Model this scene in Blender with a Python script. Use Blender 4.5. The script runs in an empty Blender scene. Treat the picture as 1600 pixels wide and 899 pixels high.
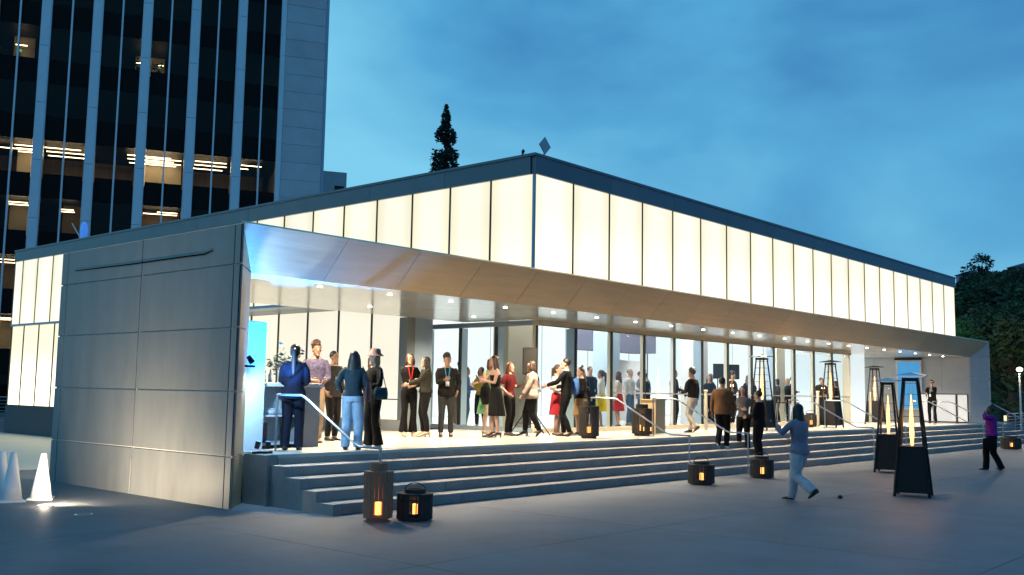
import bpy, bmesh, math, random
from mathutils import Vector, Matrix, noise
random.seed(7)
sc = bpy.context.scene
COL = sc.collection
PI = math.pi
# ------------------------------------------------------------------ camera
cam_d = bpy.data.cameras.new('camera'); cam = bpy.data.objects.new('camera', cam_d); COL.objects.link(cam)
cam_d.sensor_width = 36; cam_d.lens = 36*1555.697/1600; cam_d.clip_end = 3000; cam_d.clip_start = .05
_y, _p, _r = math.radians(48.75), math.radians(5.969), math.radians(.958)
fwd = Vector((math.sin(_y)*math.cos(_p), math.cos(_y)*math.cos(_p), math.sin(_p)))
rt = Vector((math.cos(_y), -math.sin(_y), 0)); up = rt.cross(fwd)
R_ = math.cos(_r)*rt + math.sin(_r)*up; U_ = -math.sin(_r)*rt + math.cos(_r)*up
M = Matrix((R_, U_, -fwd)).transposed().to_4x4(); M.translation = Vector((0, 0, 1.75))
cam.matrix_world = M
sc.camera = cam
sc.view_settings.view_transform = 'Standard'; sc.view_settings.look = 'None'
sc.view_settings.exposure = 0; sc.view_settings.gamma = 1
try:
    sc.cycles.max_bounces = 7; sc.cycles.transparent_max_bounces = 16; sc.cycles.sample_clamp_indirect = 3
    sc.cycles.use_denoising = True; sc.cycles.caustics_reflective = False; sc.cycles.caustics_refractive = False
except Exception: pass

# ------------------------------------------------------------------ dusk sky
world = bpy.data.worlds.new('World'); sc.world = world; world.use_nodes = True
wn = world.node_tree; wn.nodes.clear()
def wnode(t, **k):
    n = wn.nodes.new(t)
    for a, v in k.items(): setattr(n, a, v)
    return n
tc = wnode('ShaderNodeTexCoord')
sky = wnode('ShaderNodeTexSky', sky_type='NISHITA'); sky.sun_disc = False
sky.sun_elevation = math.radians(2); sky.sun_rotation = math.radians(250)
mp = wnode('ShaderNodeMapping'); mp.inputs['Scale'].default_value = (1.0, 1.0, 1.8); mp.inputs['Rotation'].default_value = (.25, .3, .5)
n1 = wnode('ShaderNodeTexNoise'); n1.inputs['Scale'].default_value = 2.3; n1.inputs['Detail'].default_value = 7; n1.inputs['Roughness'].default_value = .48; n1.inputs['Distortion'].default_value = .35
rp = wnode('ShaderNodeValToRGB')
e = rp.color_ramp.elements
e[0].position = .34; e[0].color = (.030, .19, .44, 1)
e[1].position = .68; e[1].color = (.18, .55, .78, 1)
m_ = e.new(.5); m_.color = (.072, .34, .61, 1)
# gentle brightening to the north (photo left), where the last light is
sep = wnode('ShaderNodeSeparateXYZ')
mrN = wnode('ShaderNodeMapRange'); mrN.inputs['From Min'].default_value = .1; mrN.inputs['From Max'].default_value = .95; mrN.inputs['To Min'].default_value = -.13; mrN.inputs['To Max'].default_value = .24
addf = wnode('ShaderNodeMath', operation='ADD')
bg1 = wnode('ShaderNodeBackground'); bg1.inputs['Strength'].default_value = 1.08
bg2 = wnode('ShaderNodeBackground'); bg2.inputs['Strength'].default_value = .015
adds = wnode('ShaderNodeAddShader'); wo = wnode('ShaderNodeOutputWorld')
L = wn.links.new
L(tc.outputs['Generated'], mp.inputs['Vector']); L(mp.outputs[0], n1.inputs['Vector'])
L(tc.outputs['Generated'], sep.inputs[0]); L(sep.outputs['Y'], mrN.inputs['Value'])
L(n1.outputs['Fac'], addf.inputs[0]); L(mrN.outputs[0], addf.inputs[1]); L(addf.outputs[0], rp.inputs['Fac'])
L(rp.outputs[0], bg1.inputs['Color']); L(sky.outputs[0], bg2.inputs['Color'])
L(bg1.outputs[0], adds.inputs[0]); L(bg2.outputs[0], adds.inputs[1]); L(adds.outputs[0], wo.inputs['Surface'])

# ------------------------------------------------------------------ materials
MATS = {}
def mat(name, col, rough=.6, metal=0, var=0, vscale=3, bump=0, bscale=30, emit=None, es=0, spec=.5, rnd=0, stretch=None, coat=0, col2=None, alpha=1):
    if name in MATS: return MATS[name]
    m = bpy.data.materials.new(name); m.use_nodes = True; nt = m.node_tree; b = nt.nodes['Principled BSDF']
    b.inputs['Base Color'].default_value = (*col, 1); b.inputs['Roughness'].default_value = rough; b.inputs['Metallic'].default_value = metal
    b.inputs['Specular IOR Level'].default_value = spec; b.inputs['Coat Weight'].default_value = coat
    l = nt.links.new
    t = nt.nodes.new('ShaderNodeTexCoord'); mpn = nt.nodes.new('ShaderNodeMapping')
    geo = nt.nodes.new('ShaderNodeNewGeometry')
    l(geo.outputs['Position'], mpn.inputs[0])
    if stretch: mpn.inputs['Scale'].default_value = stretch
    if var or col2:
        n = nt.nodes.new('ShaderNodeTexNoise'); n.inputs['Scale'].default_value = vscale; n.inputs['Detail'].default_value = 6; n.inputs['Roughness'].default_value = .65
        l(mpn.outputs[0], n.inputs[0])
        r = nt.nodes.new('ShaderNodeValToRGB'); r.color_ramp.elements[0].position = .3; r.color_ramp.elements[1].position = .7
        c2 = col2 or tuple(min(1, c*(1+var)) for c in col)
        c1 = col if col2 else tuple(c*(1-var) for c in col)
        r.color_ramp.elements[0].color = (*c1, 1); r.color_ramp.elements[1].color = (*c2, 1)
        l(n.outputs['Fac'], r.inputs[0]); out = r.outputs[0]
        mr = nt.nodes.new('ShaderNodeMapRange'); mr.inputs['To Min'].default_value = max(.03, rough-.08); mr.inputs['To Max'].default_value = min(1, rough+.1)
        l(n.outputs['Fac'], mr.inputs[0]); l(mr.outputs[0], b.inputs['Roughness'])
        if rnd:
            oi = nt.nodes.new('ShaderNodeObjectInfo'); hs = nt.nodes.new('ShaderNodeHueSaturation'); mm = nt.nodes.new('ShaderNodeMapRange')
            mm.inputs['To Min'].default_value = 1-rnd; mm.inputs['To Max'].default_value = 1+rnd
            l(oi.outputs['Random'], mm.inputs[0]); l(mm.outputs[0], hs.inputs['Value']); l(out, hs.inputs['Color']); out = hs.outputs[0]
        l(out, b.inputs['Base Color'])
    if bump:
        n2 = nt.nodes.new('ShaderNodeTexNoise'); n2.inputs['Scale'].default_value = bscale; n2.inputs['Detail'].default_value = 4
        l(mpn.outputs[0], n2.inputs[0]); bp = nt.nodes.new('ShaderNodeBump'); bp.inputs['Strength'].default_value = bump; bp.inputs['Distance'].default_value = .02
        l(n2.outputs['Fac'], bp.inputs['Height']); l(bp.outputs[0], b.inputs['Normal'])
    if emit: b.inputs['Emission Color'].default_value = (*emit, 1); b.inputs['Emission Strength'].default_value = es
    if alpha < 1: b.inputs['Alpha'].default_value = alpha
    MATS[name] = m; return m

def lit_glass(name, col, s0, s1, z0, z1, rnd=.04, axis='X', off=0, pitch=0):
    """translucent panel with its cavity light put into the emission, brighter towards the foot"""
    m = bpy.data.materials.new(name); m.use_nodes = True; nt = m.node_tree; b = nt.nodes['Principled BSDF']; l = nt.links.new
    b.inputs['Base Color'].default_value = (.16, .15, .12, 1); b.inputs['Roughness'].default_value = .18; b.inputs['Specular IOR Level'].default_value = .3
    b.inputs['Emission Color'].default_value = (*col, 1)
    g = nt.nodes.new('ShaderNodeNewGeometry'); s = nt.nodes.new('ShaderNodeSeparateXYZ'); l(g.outputs['Position'], s.inputs[0])
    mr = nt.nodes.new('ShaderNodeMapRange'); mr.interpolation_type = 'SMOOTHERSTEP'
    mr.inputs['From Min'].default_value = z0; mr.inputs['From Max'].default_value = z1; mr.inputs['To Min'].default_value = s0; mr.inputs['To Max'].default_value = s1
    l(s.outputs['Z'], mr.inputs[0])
    n = nt.nodes.new('ShaderNodeTexNoise'); n.inputs['Scale'].default_value = .6; n.inputs['Detail'].default_value = 2; l(g.outputs['Position'], n.inputs[0])
    m2 = nt.nodes.new('ShaderNodeMapRange'); m2.inputs['To Min'].default_value = .93; m2.inputs['To Max'].default_value = 1.07; l(n.outputs['Fac'], m2.inputs[0])
    oi = nt.nodes.new('ShaderNodeObjectInfo'); m3 = nt.nodes.new('ShaderNodeMapRange'); m3.inputs['To Min'].default_value = 1-rnd; m3.inputs['To Max'].default_value = 1+rnd; l(oi.outputs['Random'], m3.inputs[0])
    a = nt.nodes.new('ShaderNodeMath'); a.operation = 'MULTIPLY'; c = nt.nodes.new('ShaderNodeMath'); c.operation = 'MULTIPLY'
    l(mr.outputs[0], a.inputs[0]); l(m2.outputs[0], a.inputs[1]); l(a.outputs[0], c.inputs[0]); l(m3.outputs[0], c.inputs[1]); l(c.outputs[0], b.inputs['Emission Strength'])
    if pitch:   # yellowing and falloff towards the mullions are put into the emission
        def mth(op, v=None, i0=None):
            q = nt.nodes.new('ShaderNodeMath'); q.operation = op
            if i0 is not None: l(i0, q.inputs[0])
            if v is not None: q.inputs[1].default_value = v
            return q
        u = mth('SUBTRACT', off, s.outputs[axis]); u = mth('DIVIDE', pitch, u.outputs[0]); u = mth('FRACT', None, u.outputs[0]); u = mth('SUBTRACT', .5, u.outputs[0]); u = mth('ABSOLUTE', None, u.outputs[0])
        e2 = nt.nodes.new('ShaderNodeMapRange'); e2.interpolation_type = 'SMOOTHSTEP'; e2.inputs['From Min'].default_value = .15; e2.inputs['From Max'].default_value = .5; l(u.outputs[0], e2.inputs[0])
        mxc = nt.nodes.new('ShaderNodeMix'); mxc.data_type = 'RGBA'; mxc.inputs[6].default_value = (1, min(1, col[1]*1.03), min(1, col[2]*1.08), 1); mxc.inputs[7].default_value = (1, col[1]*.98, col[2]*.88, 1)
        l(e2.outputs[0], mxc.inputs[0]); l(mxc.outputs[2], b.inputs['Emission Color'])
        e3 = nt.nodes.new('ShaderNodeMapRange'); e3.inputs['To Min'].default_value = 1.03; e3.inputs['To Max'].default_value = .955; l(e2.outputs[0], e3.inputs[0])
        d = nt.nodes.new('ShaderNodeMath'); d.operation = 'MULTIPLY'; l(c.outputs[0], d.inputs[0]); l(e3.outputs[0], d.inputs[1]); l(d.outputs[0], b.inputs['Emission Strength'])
    MATS[name] = m; return m

def clear_glass(name, tint=(1, 1, 1), refl=.08, rough=.02):
    m = bpy.data.materials.new(name); m.use_nodes = True; nt = m.node_tree; nt.nodes.clear(); l = nt.links.new
    o = nt.nodes.new('ShaderNodeOutputMaterial'); mx = nt.nodes.new('ShaderNodeMixShader'); t = nt.nodes.new('ShaderNodeBsdfTransparent'); g = nt.nodes.new('ShaderNodeBsdfGlossy')
    t.inputs[0].default_value = (*tint, 1); g.inputs['Roughness'].default_value = rough; g.inputs['Color'].default_value = (1, 1, 1, 1)
    lw = nt.nodes.new('ShaderNodeLayerWeight'); lw.inputs['Blend'].default_value = .25
    mr = nt.nodes.new('ShaderNodeMapRange'); mr.inputs['To Min'].default_value = refl*.35; mr.inputs['To Max'].default_value = .045 if refl > .04 else .03
    l(lw.outputs['Fresnel'], mr.inputs[0]); l(mr.outputs[0], mx.inputs[0]); l(t.outputs[0], mx.inputs[1]); l(g.outputs[0], mx.inputs[2]); l(mx.outputs[0], o.inputs[0])
    MATS[name] = m; return m

SLAB = mat('plaza_concrete', (.128, .144, .162), .58, var=.28, vscale=.9, bump=.12, bscale=60, rnd=.05)
JOINT = mat('slab_joint', (.09, .09, .09), .9)
STEP = mat('step_concrete', (.26, .25, .235), .6, var=.2, vscale=2.2, bump=.15, bscale=45, rnd=.08)
FLOOR = mat('terrace_stone', (.66, .61, .52), .22, var=.06, vscale=2, rnd=.04)
WALLP = mat('pewter_panel', (.215, .22, .22), .45, metal=.3, var=.14, vscale=2.5, stretch=(1, 1, .25), rnd=.05)
WALLJ = mat('panel_joint_glint', (.80, .78, .72), .5)  # pale joint colour stands in for light caught along the seams
STEEL = mat('fascia_steel', (.90, .66, .40), .40, metal=.85, var=.08, vscale=3, stretch=(.3, 1, 6), rnd=.05)
SOFF = mat('soffit_white_metal', (.93, .88, .77), .17, metal=.28, var=.03, vscale=1)
BAND = mat('roof_band_metal', (.155, .17, .19), .4, metal=.3, var=.12, vscale=1.5, rnd=.06)
WHITE = mat('white_paint', (.78, .77, .74), .5, var=.04)
INNER = mat('inner_wall_panel', (.56, .54, .51), .45, var=.05, rnd=.03)
DARKM = mat('dark_mullion', (.035, .04, .035), .4, metal=.5, var=.2)
ALU = mat('aluminium', (.55, .56, .56), .35, metal=.8, var=.06)
CREAM = mat('cream_metal', (.62, .55, .40), .45, metal=.1, var=.05)
BLUEG = mat('blue_grey_metal', (.33, .42, .50), .4, metal=.3, var=.06)
RAILM = mat('rail_steel', (.50, .52, .54), .28, metal=.9, var=.05)
BLACK = mat('black_metal', (.012, .012, .012), .5, spec=.25, metal=0, var=.25, vscale=20)
BLACKW = mat('black_wicker', (.02, .018, .016), .7, var=.4, vscale=40)
TANW = mat('tan_wicker', (.42, .17, .09), .75, var=.25, vscale=40)
CANDLE = mat('candle_glow', (.9, .6, .3), .5, emit=(1, .42, .10), es=2.4)
FLAME = mat('flame', (1, .6, .3), .5, emit=(1, .47, .13), es=4.5)
QUARTZ = clear_glass('quartz_glass', (1, .97, .93), .10)
GLASS = clear_glass('storefront_glass', (.97, .99, .985), .07)
WOOD = mat('pale_wood', (.62, .43, .22), .5, var=.15, vscale=4, stretch=(4, 4, .5))
CONE = mat('white_cone_plastic', (.88, .86, .82), .45, var=.05)
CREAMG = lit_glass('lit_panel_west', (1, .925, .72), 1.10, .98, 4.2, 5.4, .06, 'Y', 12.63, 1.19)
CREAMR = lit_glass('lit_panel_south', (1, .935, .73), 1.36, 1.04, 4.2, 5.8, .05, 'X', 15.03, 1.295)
LOWG = lit_glass('lit_panel_lower', (1, .94, .76), 1.1, .95, .9, 2.2); LOWF = lit_glass('lit_panel_far', (1, .90, .62), 2.4, 1.05, .9, 3.4)
COOLG = lit_glass('glow_panel_interior', (.80, .94, 1), 1.1, .86, .9, 3)  # lamp light on the interior walls is put in as emission
WARMG = lit_glass('glow_panel_interior_warm', (1, .97, .86), .82, .76, .9, 3)  # warmer wall glow, likewise emission in place of lamp light
LAMPW = mat('downlight_lens', (1, 1, 1), .3, emit=(1, .86, .62), es=20)
STRIP = mat('strip_light', (1, 1, 1), .3, emit=(1, .80, .52), es=15)

# ------------------------------------------------------------------ helpers
W = {}
def wloc(p): return W.get(p.name, Vector()) if p is not None else Vector()
def link(name, me, parent=None, local=False):
    o = bpy.data.objects.new(name, me); COL.objects.link(o)
    if parent is not None:
        if not local: me.transform(Matrix.Translation(-wloc(parent)))
        o.parent = parent; W[o.name] = wloc(parent)
    else: W[o.name] = Vector()
    return o
def tag(o, label=None, cat=None, group=None, kind=None):
    if label: o['label'] = label
    if cat: o['category'] = cat
    if group: o['group'] = group
    if kind: o['kind'] = kind
    return o
def empty(name, loc, rz=0, **k):
    o = bpy.data.objects.new(name, None); COL.objects.link(o); o.location = loc; o.rotation_euler = (0, 0, rz); o.empty_display_size = .2
    W[o.name] = Vector(loc); return tag(o, **k)
def fin_bm(bm, name, m, parent=None, local=False, smooth=False, bevel=0):
    if bevel: bmesh.ops.bevel(bm, geom=list(bm.edges), offset=bevel, segments=1, affect='EDGES')
    me = bpy.data.meshes.new(name); bm.to_mesh(me); bm.free()
    for mm in (m if isinstance(m, (list, tuple)) else [m]): me.materials.append(mm)
    if smooth:
        for p in me.polygons: p.use_smooth = True
    return link(name, me, parent, local)
def addbox(bm, a, b, mi=0, rot=None):
    a = Vector(a); b = Vector(b); c = (a+b)/2; s = b-a
    mtx = Matrix.Translation(c) @ (rot or Matrix()) @ Matrix.Diagonal((abs(s.x), abs(s.y), abs(s.z), 1))
    r = bmesh.ops.create_cube(bm, size=1, matrix=mtx)
    if mi:
        for f in {f for v in r['verts'] for f in v.link_faces}: f.material_index = mi
    return r['verts']
def box(name, a, b, m, parent=None, local=False, bevel=0):
    bm = bmesh.new(); addbox(bm, a, b); return fin_bm(bm, name, m, parent, local, bevel=bevel)
def prism(name, quad8, m, parent=None, local=False):
    """8 corners: 4 of one face then the 4 matching of the other"""
    bm = bmesh.new(); v = [bm.verts.new(p) for p in quad8]
    for f in ((0, 1, 2, 3), (7, 6, 5, 4), (0, 4, 5, 1), (1, 5, 6, 2), (2, 6, 7, 3), (3, 7, 4, 0)): bm.faces.new([v[i] for i in f])
    bmesh.ops.recalc_face_normals(bm, faces=bm.faces); return fin_bm(bm, name, m, parent, local)
def frame_of(d, hint=None):
    d = d.normalized(); h = hint or (Vector((1, 0, 0)) if abs(d.x) < .9 else Vector((0, 1, 0)))
    a = (h - d*h.dot(d)).normalized(); return a, d.cross(a)
def loft(bm, pts, radii, n=12, hint=None, mi=0, cap=True):
    """radii: r or (r along hint, r across)"""
    pts = [Vector(p) for p in pts]; rings = []
    for i, p in enumerate(pts):
        d = (pts[min(i+1, len(pts)-1)] - pts[max(i-1, 0)])
        a, b = frame_of(d, hint); r = radii[i]; rx, ry = (r, r) if not isinstance(r, (tuple, list)) else r
        rings.append([bm.verts.new(p + a*rx*math.cos(t) + b*ry*math.sin(t)) for t in (2*PI*k/n for k in range(n))])
    for i in range(len(rings)-1):
        for k in range(n):
            f = bm.faces.new((rings[i][k], rings[i][(k+1) % n], rings[i+1][(k+1) % n], rings[i+1][k])); f.material_index = mi
    if cap:
        f = bm.faces.new(rings[0][::-1]); f.material_index = mi; f = bm.faces.new(rings[-1]); f.material_index = mi
def ball(bm, c, r, seg=10, mi=0, rot=None):
    r = (r, r, r) if not isinstance(r, (tuple, list)) else r
    v = bmesh.ops.create_uvsphere(bm, u_segments=seg, v_segments=max(6, seg*2//3), radius=1, matrix=Matrix.Translation(c) @ (rot or Matrix()) @ Matrix.Diagonal((*r, 1)))['verts']
    if mi:
        for f in {f for q in v for f in q.link_faces}: f.material_index = mi
def copy_tree(o, parent=None):
    c = o.copy(); COL.objects.link(c)
    if parent is not None: c.parent = parent
    for ch in list(o.children): copy_tree(ch, c)
    return c
def lamp(name, kind, loc, energy, col=(1, .8, .55), parent=None, size=.1, target=None, spot=math.radians(100), blend=.6):
    d = bpy.data.lights.new(name, kind); d.energy = energy; d.color = col
    if kind == 'SPOT': d.spot_size = spot; d.spot_blend = blend; d.shadow_soft_size = size
    elif kind == 'AREA': d.size = size; d.shape = 'DISK'
    else: d.shadow_soft_size = size
    o = bpy.data.objects.new(name, d); COL.objects.link(o)
    base = wloc(parent)
    o.location = Vector(loc) - base
    if target is not None: o.rotation_euler = (Vector(target)-Vector(loc)).to_track_quat('-Z', 'Y').to_euler()
    if parent is not None: o.parent = parent
    return o

# ------------------------------------------------------------------ plaza ground
base = box('ground', (-900, -900, -.4), (900, 900, -.03), mat('far_ground', (.07, .075, .07), .9, var=.3, vscale=.05)); tag(base, kind='structure')
plaza = box('plaza', (-10, -14, -.03), (66, 58, -.012), JOINT); tag(plaza, kind='structure')
SL = 4.2
bm = bmesh.new(); addbox(bm, (0, 0, -.011), (SL-.010, SL-.010, 0)); me_sl = bpy.data.meshes.new('slab'); bm.to_mesh(me_sl); bm.free(); me_sl.materials.append(SLAB)
for i in range(-1, 15):
    for j in range(-2, 13):
        o = bpy.data.objects.new('slab', me_sl); COL.objects.link(o); o.parent = plaza; o.location = (i*SL-1.3, j*SL-1.0, 0)
# terrace (raised floor with four treads below it)
X0, X1 = 9.1, 45.6; XC_ = 15.0
sp = box('side_paving', (-60, 20.9, .001), (XC_-.0, 46, .005), mat('pale_paving', (.72, .64, .50), .6, var=.08, vscale=.8)); tag(sp, kind='structure')
terr = box('terrace', (8.95, 12.62, 0), (X1+3, 18.7, .70), STEP); tag(terr, kind='structure')
k = 0; x = X0
while x < 47:
    xe = min(x+2.43, 47)
    box('floor_slab', (x, 12.60, .70), (xe-.006, 15.55, .75), FLOOR, terr)
    box('floor_slab', (x, 15.556, .70), (xe-.006, 18.6, .75), FLOOR, terr)
    x += 2.43
steps = empty('steps', (X0, 11.08, 0), kind='structure')
for k in range(5):
    z1 = .15*(k+1); y0 = 11.08+.38*k; x = X0
    while x < 47:
        xe = min(x+2.43, 47)
        if k == 4: box('step', (x, 12.60-.03, .60), (xe-.005, 12.618, .699), STEP, steps)
        else: box('step', (x, y0, z1-.15), (xe-.005, y0+.40+(.02 if k == 3 else 0)-.001*k, z1-.0005*k), STEP, steps, bevel=.006)
        x += 2.43
def stair_end(name, x0, x1, ya, yb):
    prof = [(11.081, 0)]
    for k in range(4): prof += [(11.081+.38*k, .15*(k+1)-.003), (11.081+.38*(k+1), .15*(k+1)-.003)]
    prof += [(12.601, .747), (13.2, .747), (13.2, 0)]
    bm = bmesh.new(); a = [bm.verts.new((x0, y, z)) for y, z in prof]; b = [bm.verts.new((x1, y, z)) for y, z in prof]
    bm.faces.new(a); bm.faces.new(b[::-1])
    for i in range(len(a)): bm.faces.new((a[i], b[i], b[(i+1) % len(a)], a[(i+1) % len(a)]))
    bmesh.ops.recalc_face_normals(bm, faces=bm.faces); return fin_bm(bm, name, STEP, steps)
stair_end('stair_end', 8.955, 9.095, 0, 0)
box('cheek_block', (8.90, 12.58, 0), (8.95, 13.19, .744), STEP, steps)

# ------------------------------------------------------------------ pavilion
pav = empty('glass_pavilion', (15.03, 12.63, 0), label='low square pavilion with glowing cream glass band above steel canopy and terrace', cat='building')
XC, YC, XE, YE, ZB, ZG, ZR = 15.03, 12.63, 40.93, 37.1, 4.17, 6.11, 6.53
box('base_slab', (15.05, 18.72, 0), (45, 36.9, .69), STEP, pav)
# roof and its core
box('roof', (XC+.1, YC+.1, ZG+.02), (XE-.1, YE-.1, ZR-.02), BAND, pav)
for a_, b_ in (((XC+.5, YC+.5), (XE-.5, YC+.56)), ((XC+.5, YC+.565), (XC+.56, YE-.5)), ((XE-.56, YC+.565), (XE-.5, YE-.5)), ((XC+.565, YE-.56), (XE-.565, YE-.5))):
    box('cavity_wall', (*a_, 4.12), (*b_, ZG), WHITE, pav)
def band(a, b, along):
    pass
NR = 20; pr = (XE-XC)/NR
x = XC
while x < XE-.1:
    xe = min(x+2.59, XE); box('roof_band_panel', (x+.004, YC-.03, ZG), (xe-.004, YC+.08, ZR-.06), BAND, pav); x = xe
y = YC+.085
while y < YE-.1:
    ye = min(y+2.45, YE); box('roof_band_panel', (XC-.03, y+.004, ZG), (XC+.09, ye-.004, ZR-.06), BAND, pav); y = ye
bm = bmesh.new(); addbox(bm, (XC-.05, YC-.05, ZR-.055), (XE+.02, YC+.12, ZR)); addbox(bm, (XC-.052, YC+.122, ZR-.056), (XC+.12, YE, ZR-.001)); fin_bm(bm, 'roof_coping', BAND, pav)
box('roof_band_panel', (XE-.08, YC+.082, ZG+.001), (XE+.01, YE, ZR-.061), BAND, pav)
box('glass_panel', (XE-.08, YC+.09, ZB), (XE-.04, YE, ZG-.01), CREAMR, pav)
# south clerestory
bm = bmesh.new(); addbox(bm, (XC+.045, YC+.02, ZB-.02), (XC+pr-.02, YC+.045, ZG)); me = bpy.data.meshes.new('glass_panel'); bm.to_mesh(me); bm.free(); me.materials.append(CREAMR); me.transform(Matrix.Translation(-wloc(pav)))
bm = bmesh.new(); addbox(bm, (XC+pr-.02, YC+.005, ZB-.02), (XC+pr+.02, YC+.07, ZG)); me2 = bpy.data.meshes.new('mullion'); bm.to_mesh(me2); bm.free(); me2.materials.append(DARKM); me2.transform(Matrix.Translation(-wloc(pav)))
for i in range(NR):
    o = bpy.data.objects.new('glass_panel', me); COL.objects.link(o); o.parent = pav; o.location = (i*pr, 0, 0)
    if i == 0: o.location.x += .005
    if i < NR-1: o = bpy.data.objects.new('mullion', me2); COL.objects.link(o); o.parent = pav; o.location = (i*pr, 0, 0)
box('corner_post', (XC-.005, YC-.005, ZB-.02), (XC+.045, YC+.045, ZG-.002), BLUEG, pav)
# west clerestory
pl = 1.19; k = 0; y = YC+.05
while y < YE-.1:
    ye = YC+pl*(k+1)
    if ye > YE-.5: ye = YE
    zb = 3.85 if y > 18.4 else ZB-.02
    box('glass_panel', (XC+.02, y+.004, zb), (XC+.045, ye-.022, ZG-.004), CREAMG, pav)
    box('mullion', (XC+.003, ye-.02, zb), (XC+.06, ye+.02, ZG-.003), DARKM, pav)
    y = ye+.02; k += 1
box('transom', (XC-.02, 18.62, 3.78), (XC+.5, YE, 3.848), BLUEG, pav)
box('overhang_soffit', (XC+.06, 18.6, 3.80), (18.8, YE-.1, 3.86), BAND, pav)
# lower west glass wall, set back, on its plinth
XL = 16.63; y = 17.96; k = 0
while y < YE-.3:
    ye = min(17.96+1.317*(k+1), YE-.3)
    box('glass_panel', (XL, y+.003, 1.02), (XL+.03, ye-.025, 3.79), LOWG, pav)
    box('mullion', (XL-.03, ye-.025, 1.02), (XL+.04, ye+.025, 3.79), DARKM, pav)
    y = ye+.025; k += 1
box('plinth', (XL-.06, 17.99, .70), (XL+.3, YE-.3, 1.015), mat('plinth_stone', (.36, .35, .33), .6, var=.1), pav)
box('sill_rail', (XL-.045, 18.0, 1.50), (XL-.005, YE-.4, 1.525), DARKM, pav)
# far-left lower glass beyond the side wall reads flush with the upper band
y = 24.2; k = 0
while y < YE-.1:
    ye = min(y+1.19, YE)
    box('glass_panel', (XC+.06, y, 1.0), (XC+.09, ye-.035, 3.77), LOWF, pav)
    box('mullion', (XC+.03, ye-.03, 1.0), (XC+.10, ye, 3.775), DARKM, pav); y = ye
box('plinth', (XC, 24.2, 0), (XC+.4, YE, .995), mat('dark_plinth', (.05, .06, .07), .6), pav)
# side walls
def splay(sx, xo, xi, xb, flip=False):
    """end face of a side wall: chamfer from the outer front edge (xo,12.57) to the inner edge (xi,13.2)"""
for side, xo, xin in (('w', 8.29, 8.89), ('e', 45.04, 44.44)):
    s = 1 if side == 'w' else -1
    zs_ = [0, .745, 1.685, 2.622, 3.56, ZB-.004]; ys_ = [12.57, 12.76, 15.45, 18.13, 18.38]
    core = [(xo+s*.03, 12.66, 0), (xo+s*.03, 18.37, 0), (xin-s*.03, 18.37, 0), (xin-s*.03, 13.22, 0)]
    prism('wall_core', core + [(a, b, ZB-.02) for a, b, c in core], WALLJ, pav)
    for i in range(5):
        for j in range(4):
            a, b = sorted((xo, xo+s*.028)); g = .011
            box('wall_panel', (a, ys_[j]+(g if j else 0), zs_[i]+(g if i else 0)), (b, ys_[j+1]-g, zs_[i+1]-g), WALLP if side == 'w' else INNER, pav, bevel=.002)
        # splayed end panels
        zt0, zt1 = zs_[i]+(.007 if i else 0), zs_[i+1]-.007
        def zt(xx):  # panels run up to the mitre with the canopy fascia
            return zt1
        if i < 4:
            z1a, z1b = (zt1, zt1)
            if i == 3: z1b = 3.52+.0
            q = [(xo, 12.575, zt0), (xin, 13.20, zt0), (xin, 13.23, zt0), (xo, 12.605, zt0)]
            t = [(xo, 12.575, z1a), (xin, 13.20, z1b), (xin, 13.23, z1b), (xo, 12.605, z1a)]
        else:
            q = [(xo, 12.575, 3.567), (xin, 13.20, 3.525), (xin, 13.23, 3.525), (xo, 12.605, 3.567)]
            t = [(xo, 12.575, ZB-.006), (xo+s*.012, 12.588, ZB-.02), (xo+s*.012, 12.62, ZB-.02), (xo, 12.605, ZB-.006)]
            q = [(xo, 12.575, 3.567), (xo+s*.55, 13.148, 3.55), (xo+s*.55, 13.18, 3.55), (xo, 12.605, 3.567)]
        prism('splay_panel', q+t, (STEEL if side == 'w' else INNER), pav)
    # inner face panels
    yi = [13.235, 14.35, 15.9, 17.3, 18.37] if s < 0 else [13.235, 15.45, 18.37]
    zi = [.75, 1.62, 2.45, 3.515] if s < 0 else [.75, 1.685, 2.622, 3.515]
    for j in range(len(yi)-1):
        for i in range(3):
            a, b = sorted((xin, xin-s*.028)); box('inner_panel', (a, yi[j]+.006, zi[i]+.006), (b, yi[j+1]-.006, zi[i+1]-.006), INNER, pav)
# canopy: sloped steel fascia in separate sheets, mitred at the ends
YF, YI, ZS = 12.57, 13.20, 3.52
xs = [8.29] + [10.29+1.62*i for i in range(21)] + [45.04]
xs = [v for v in xs if v < 44.2] + [45.04]
for i in range(len(xs)-1):
    a, b = xs[i]+(.005 if i else 0), xs[i+1]-(.005 if i < len(xs)-2 else 0)
    al = a+.6 if i == 0 else a; bl = b-.6 if i == len(xs)-2 else b
    q = [(a, YF, ZB), (b, YF, ZB), (bl, YI, ZS), (al, YI, ZS)]
    prism('fascia_panel', q+[(p[0], p[1]+.03, p[2]+.03) for p in q], STEEL, pav)
for xa_, xb_, ye_ in ((8.30, 18.85, 18.0), (18.86, 38.05, 15.86), (38.06, 45.03, 18.0)):
    box('canopy_top', (xa_, 12.64, ZB-.06), (xb_, ye_, ZB-.012), BAND, pav)
    box('canopy_fill', (max(8.9, xa_), 13.3, 3.60), (min(44.4, xb_), ye_-.05, ZB-.07), BAND, pav)
yy = [13.205, 15.0, 16.6, 17.94]
x = 8.92
while x < 44.3:
    xe = min(x+3.24, 44.40)
    inside = x > 18.6 and xe < 41
    for j in range(2 if inside else 3): box('ceiling_panel', (x+.001, yy[j]+.001, ZS), (xe-.001, (15.81 if inside and j else yy[j+1])-.001, ZS+.03), SOFF, pav)
    x = xe
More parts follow.
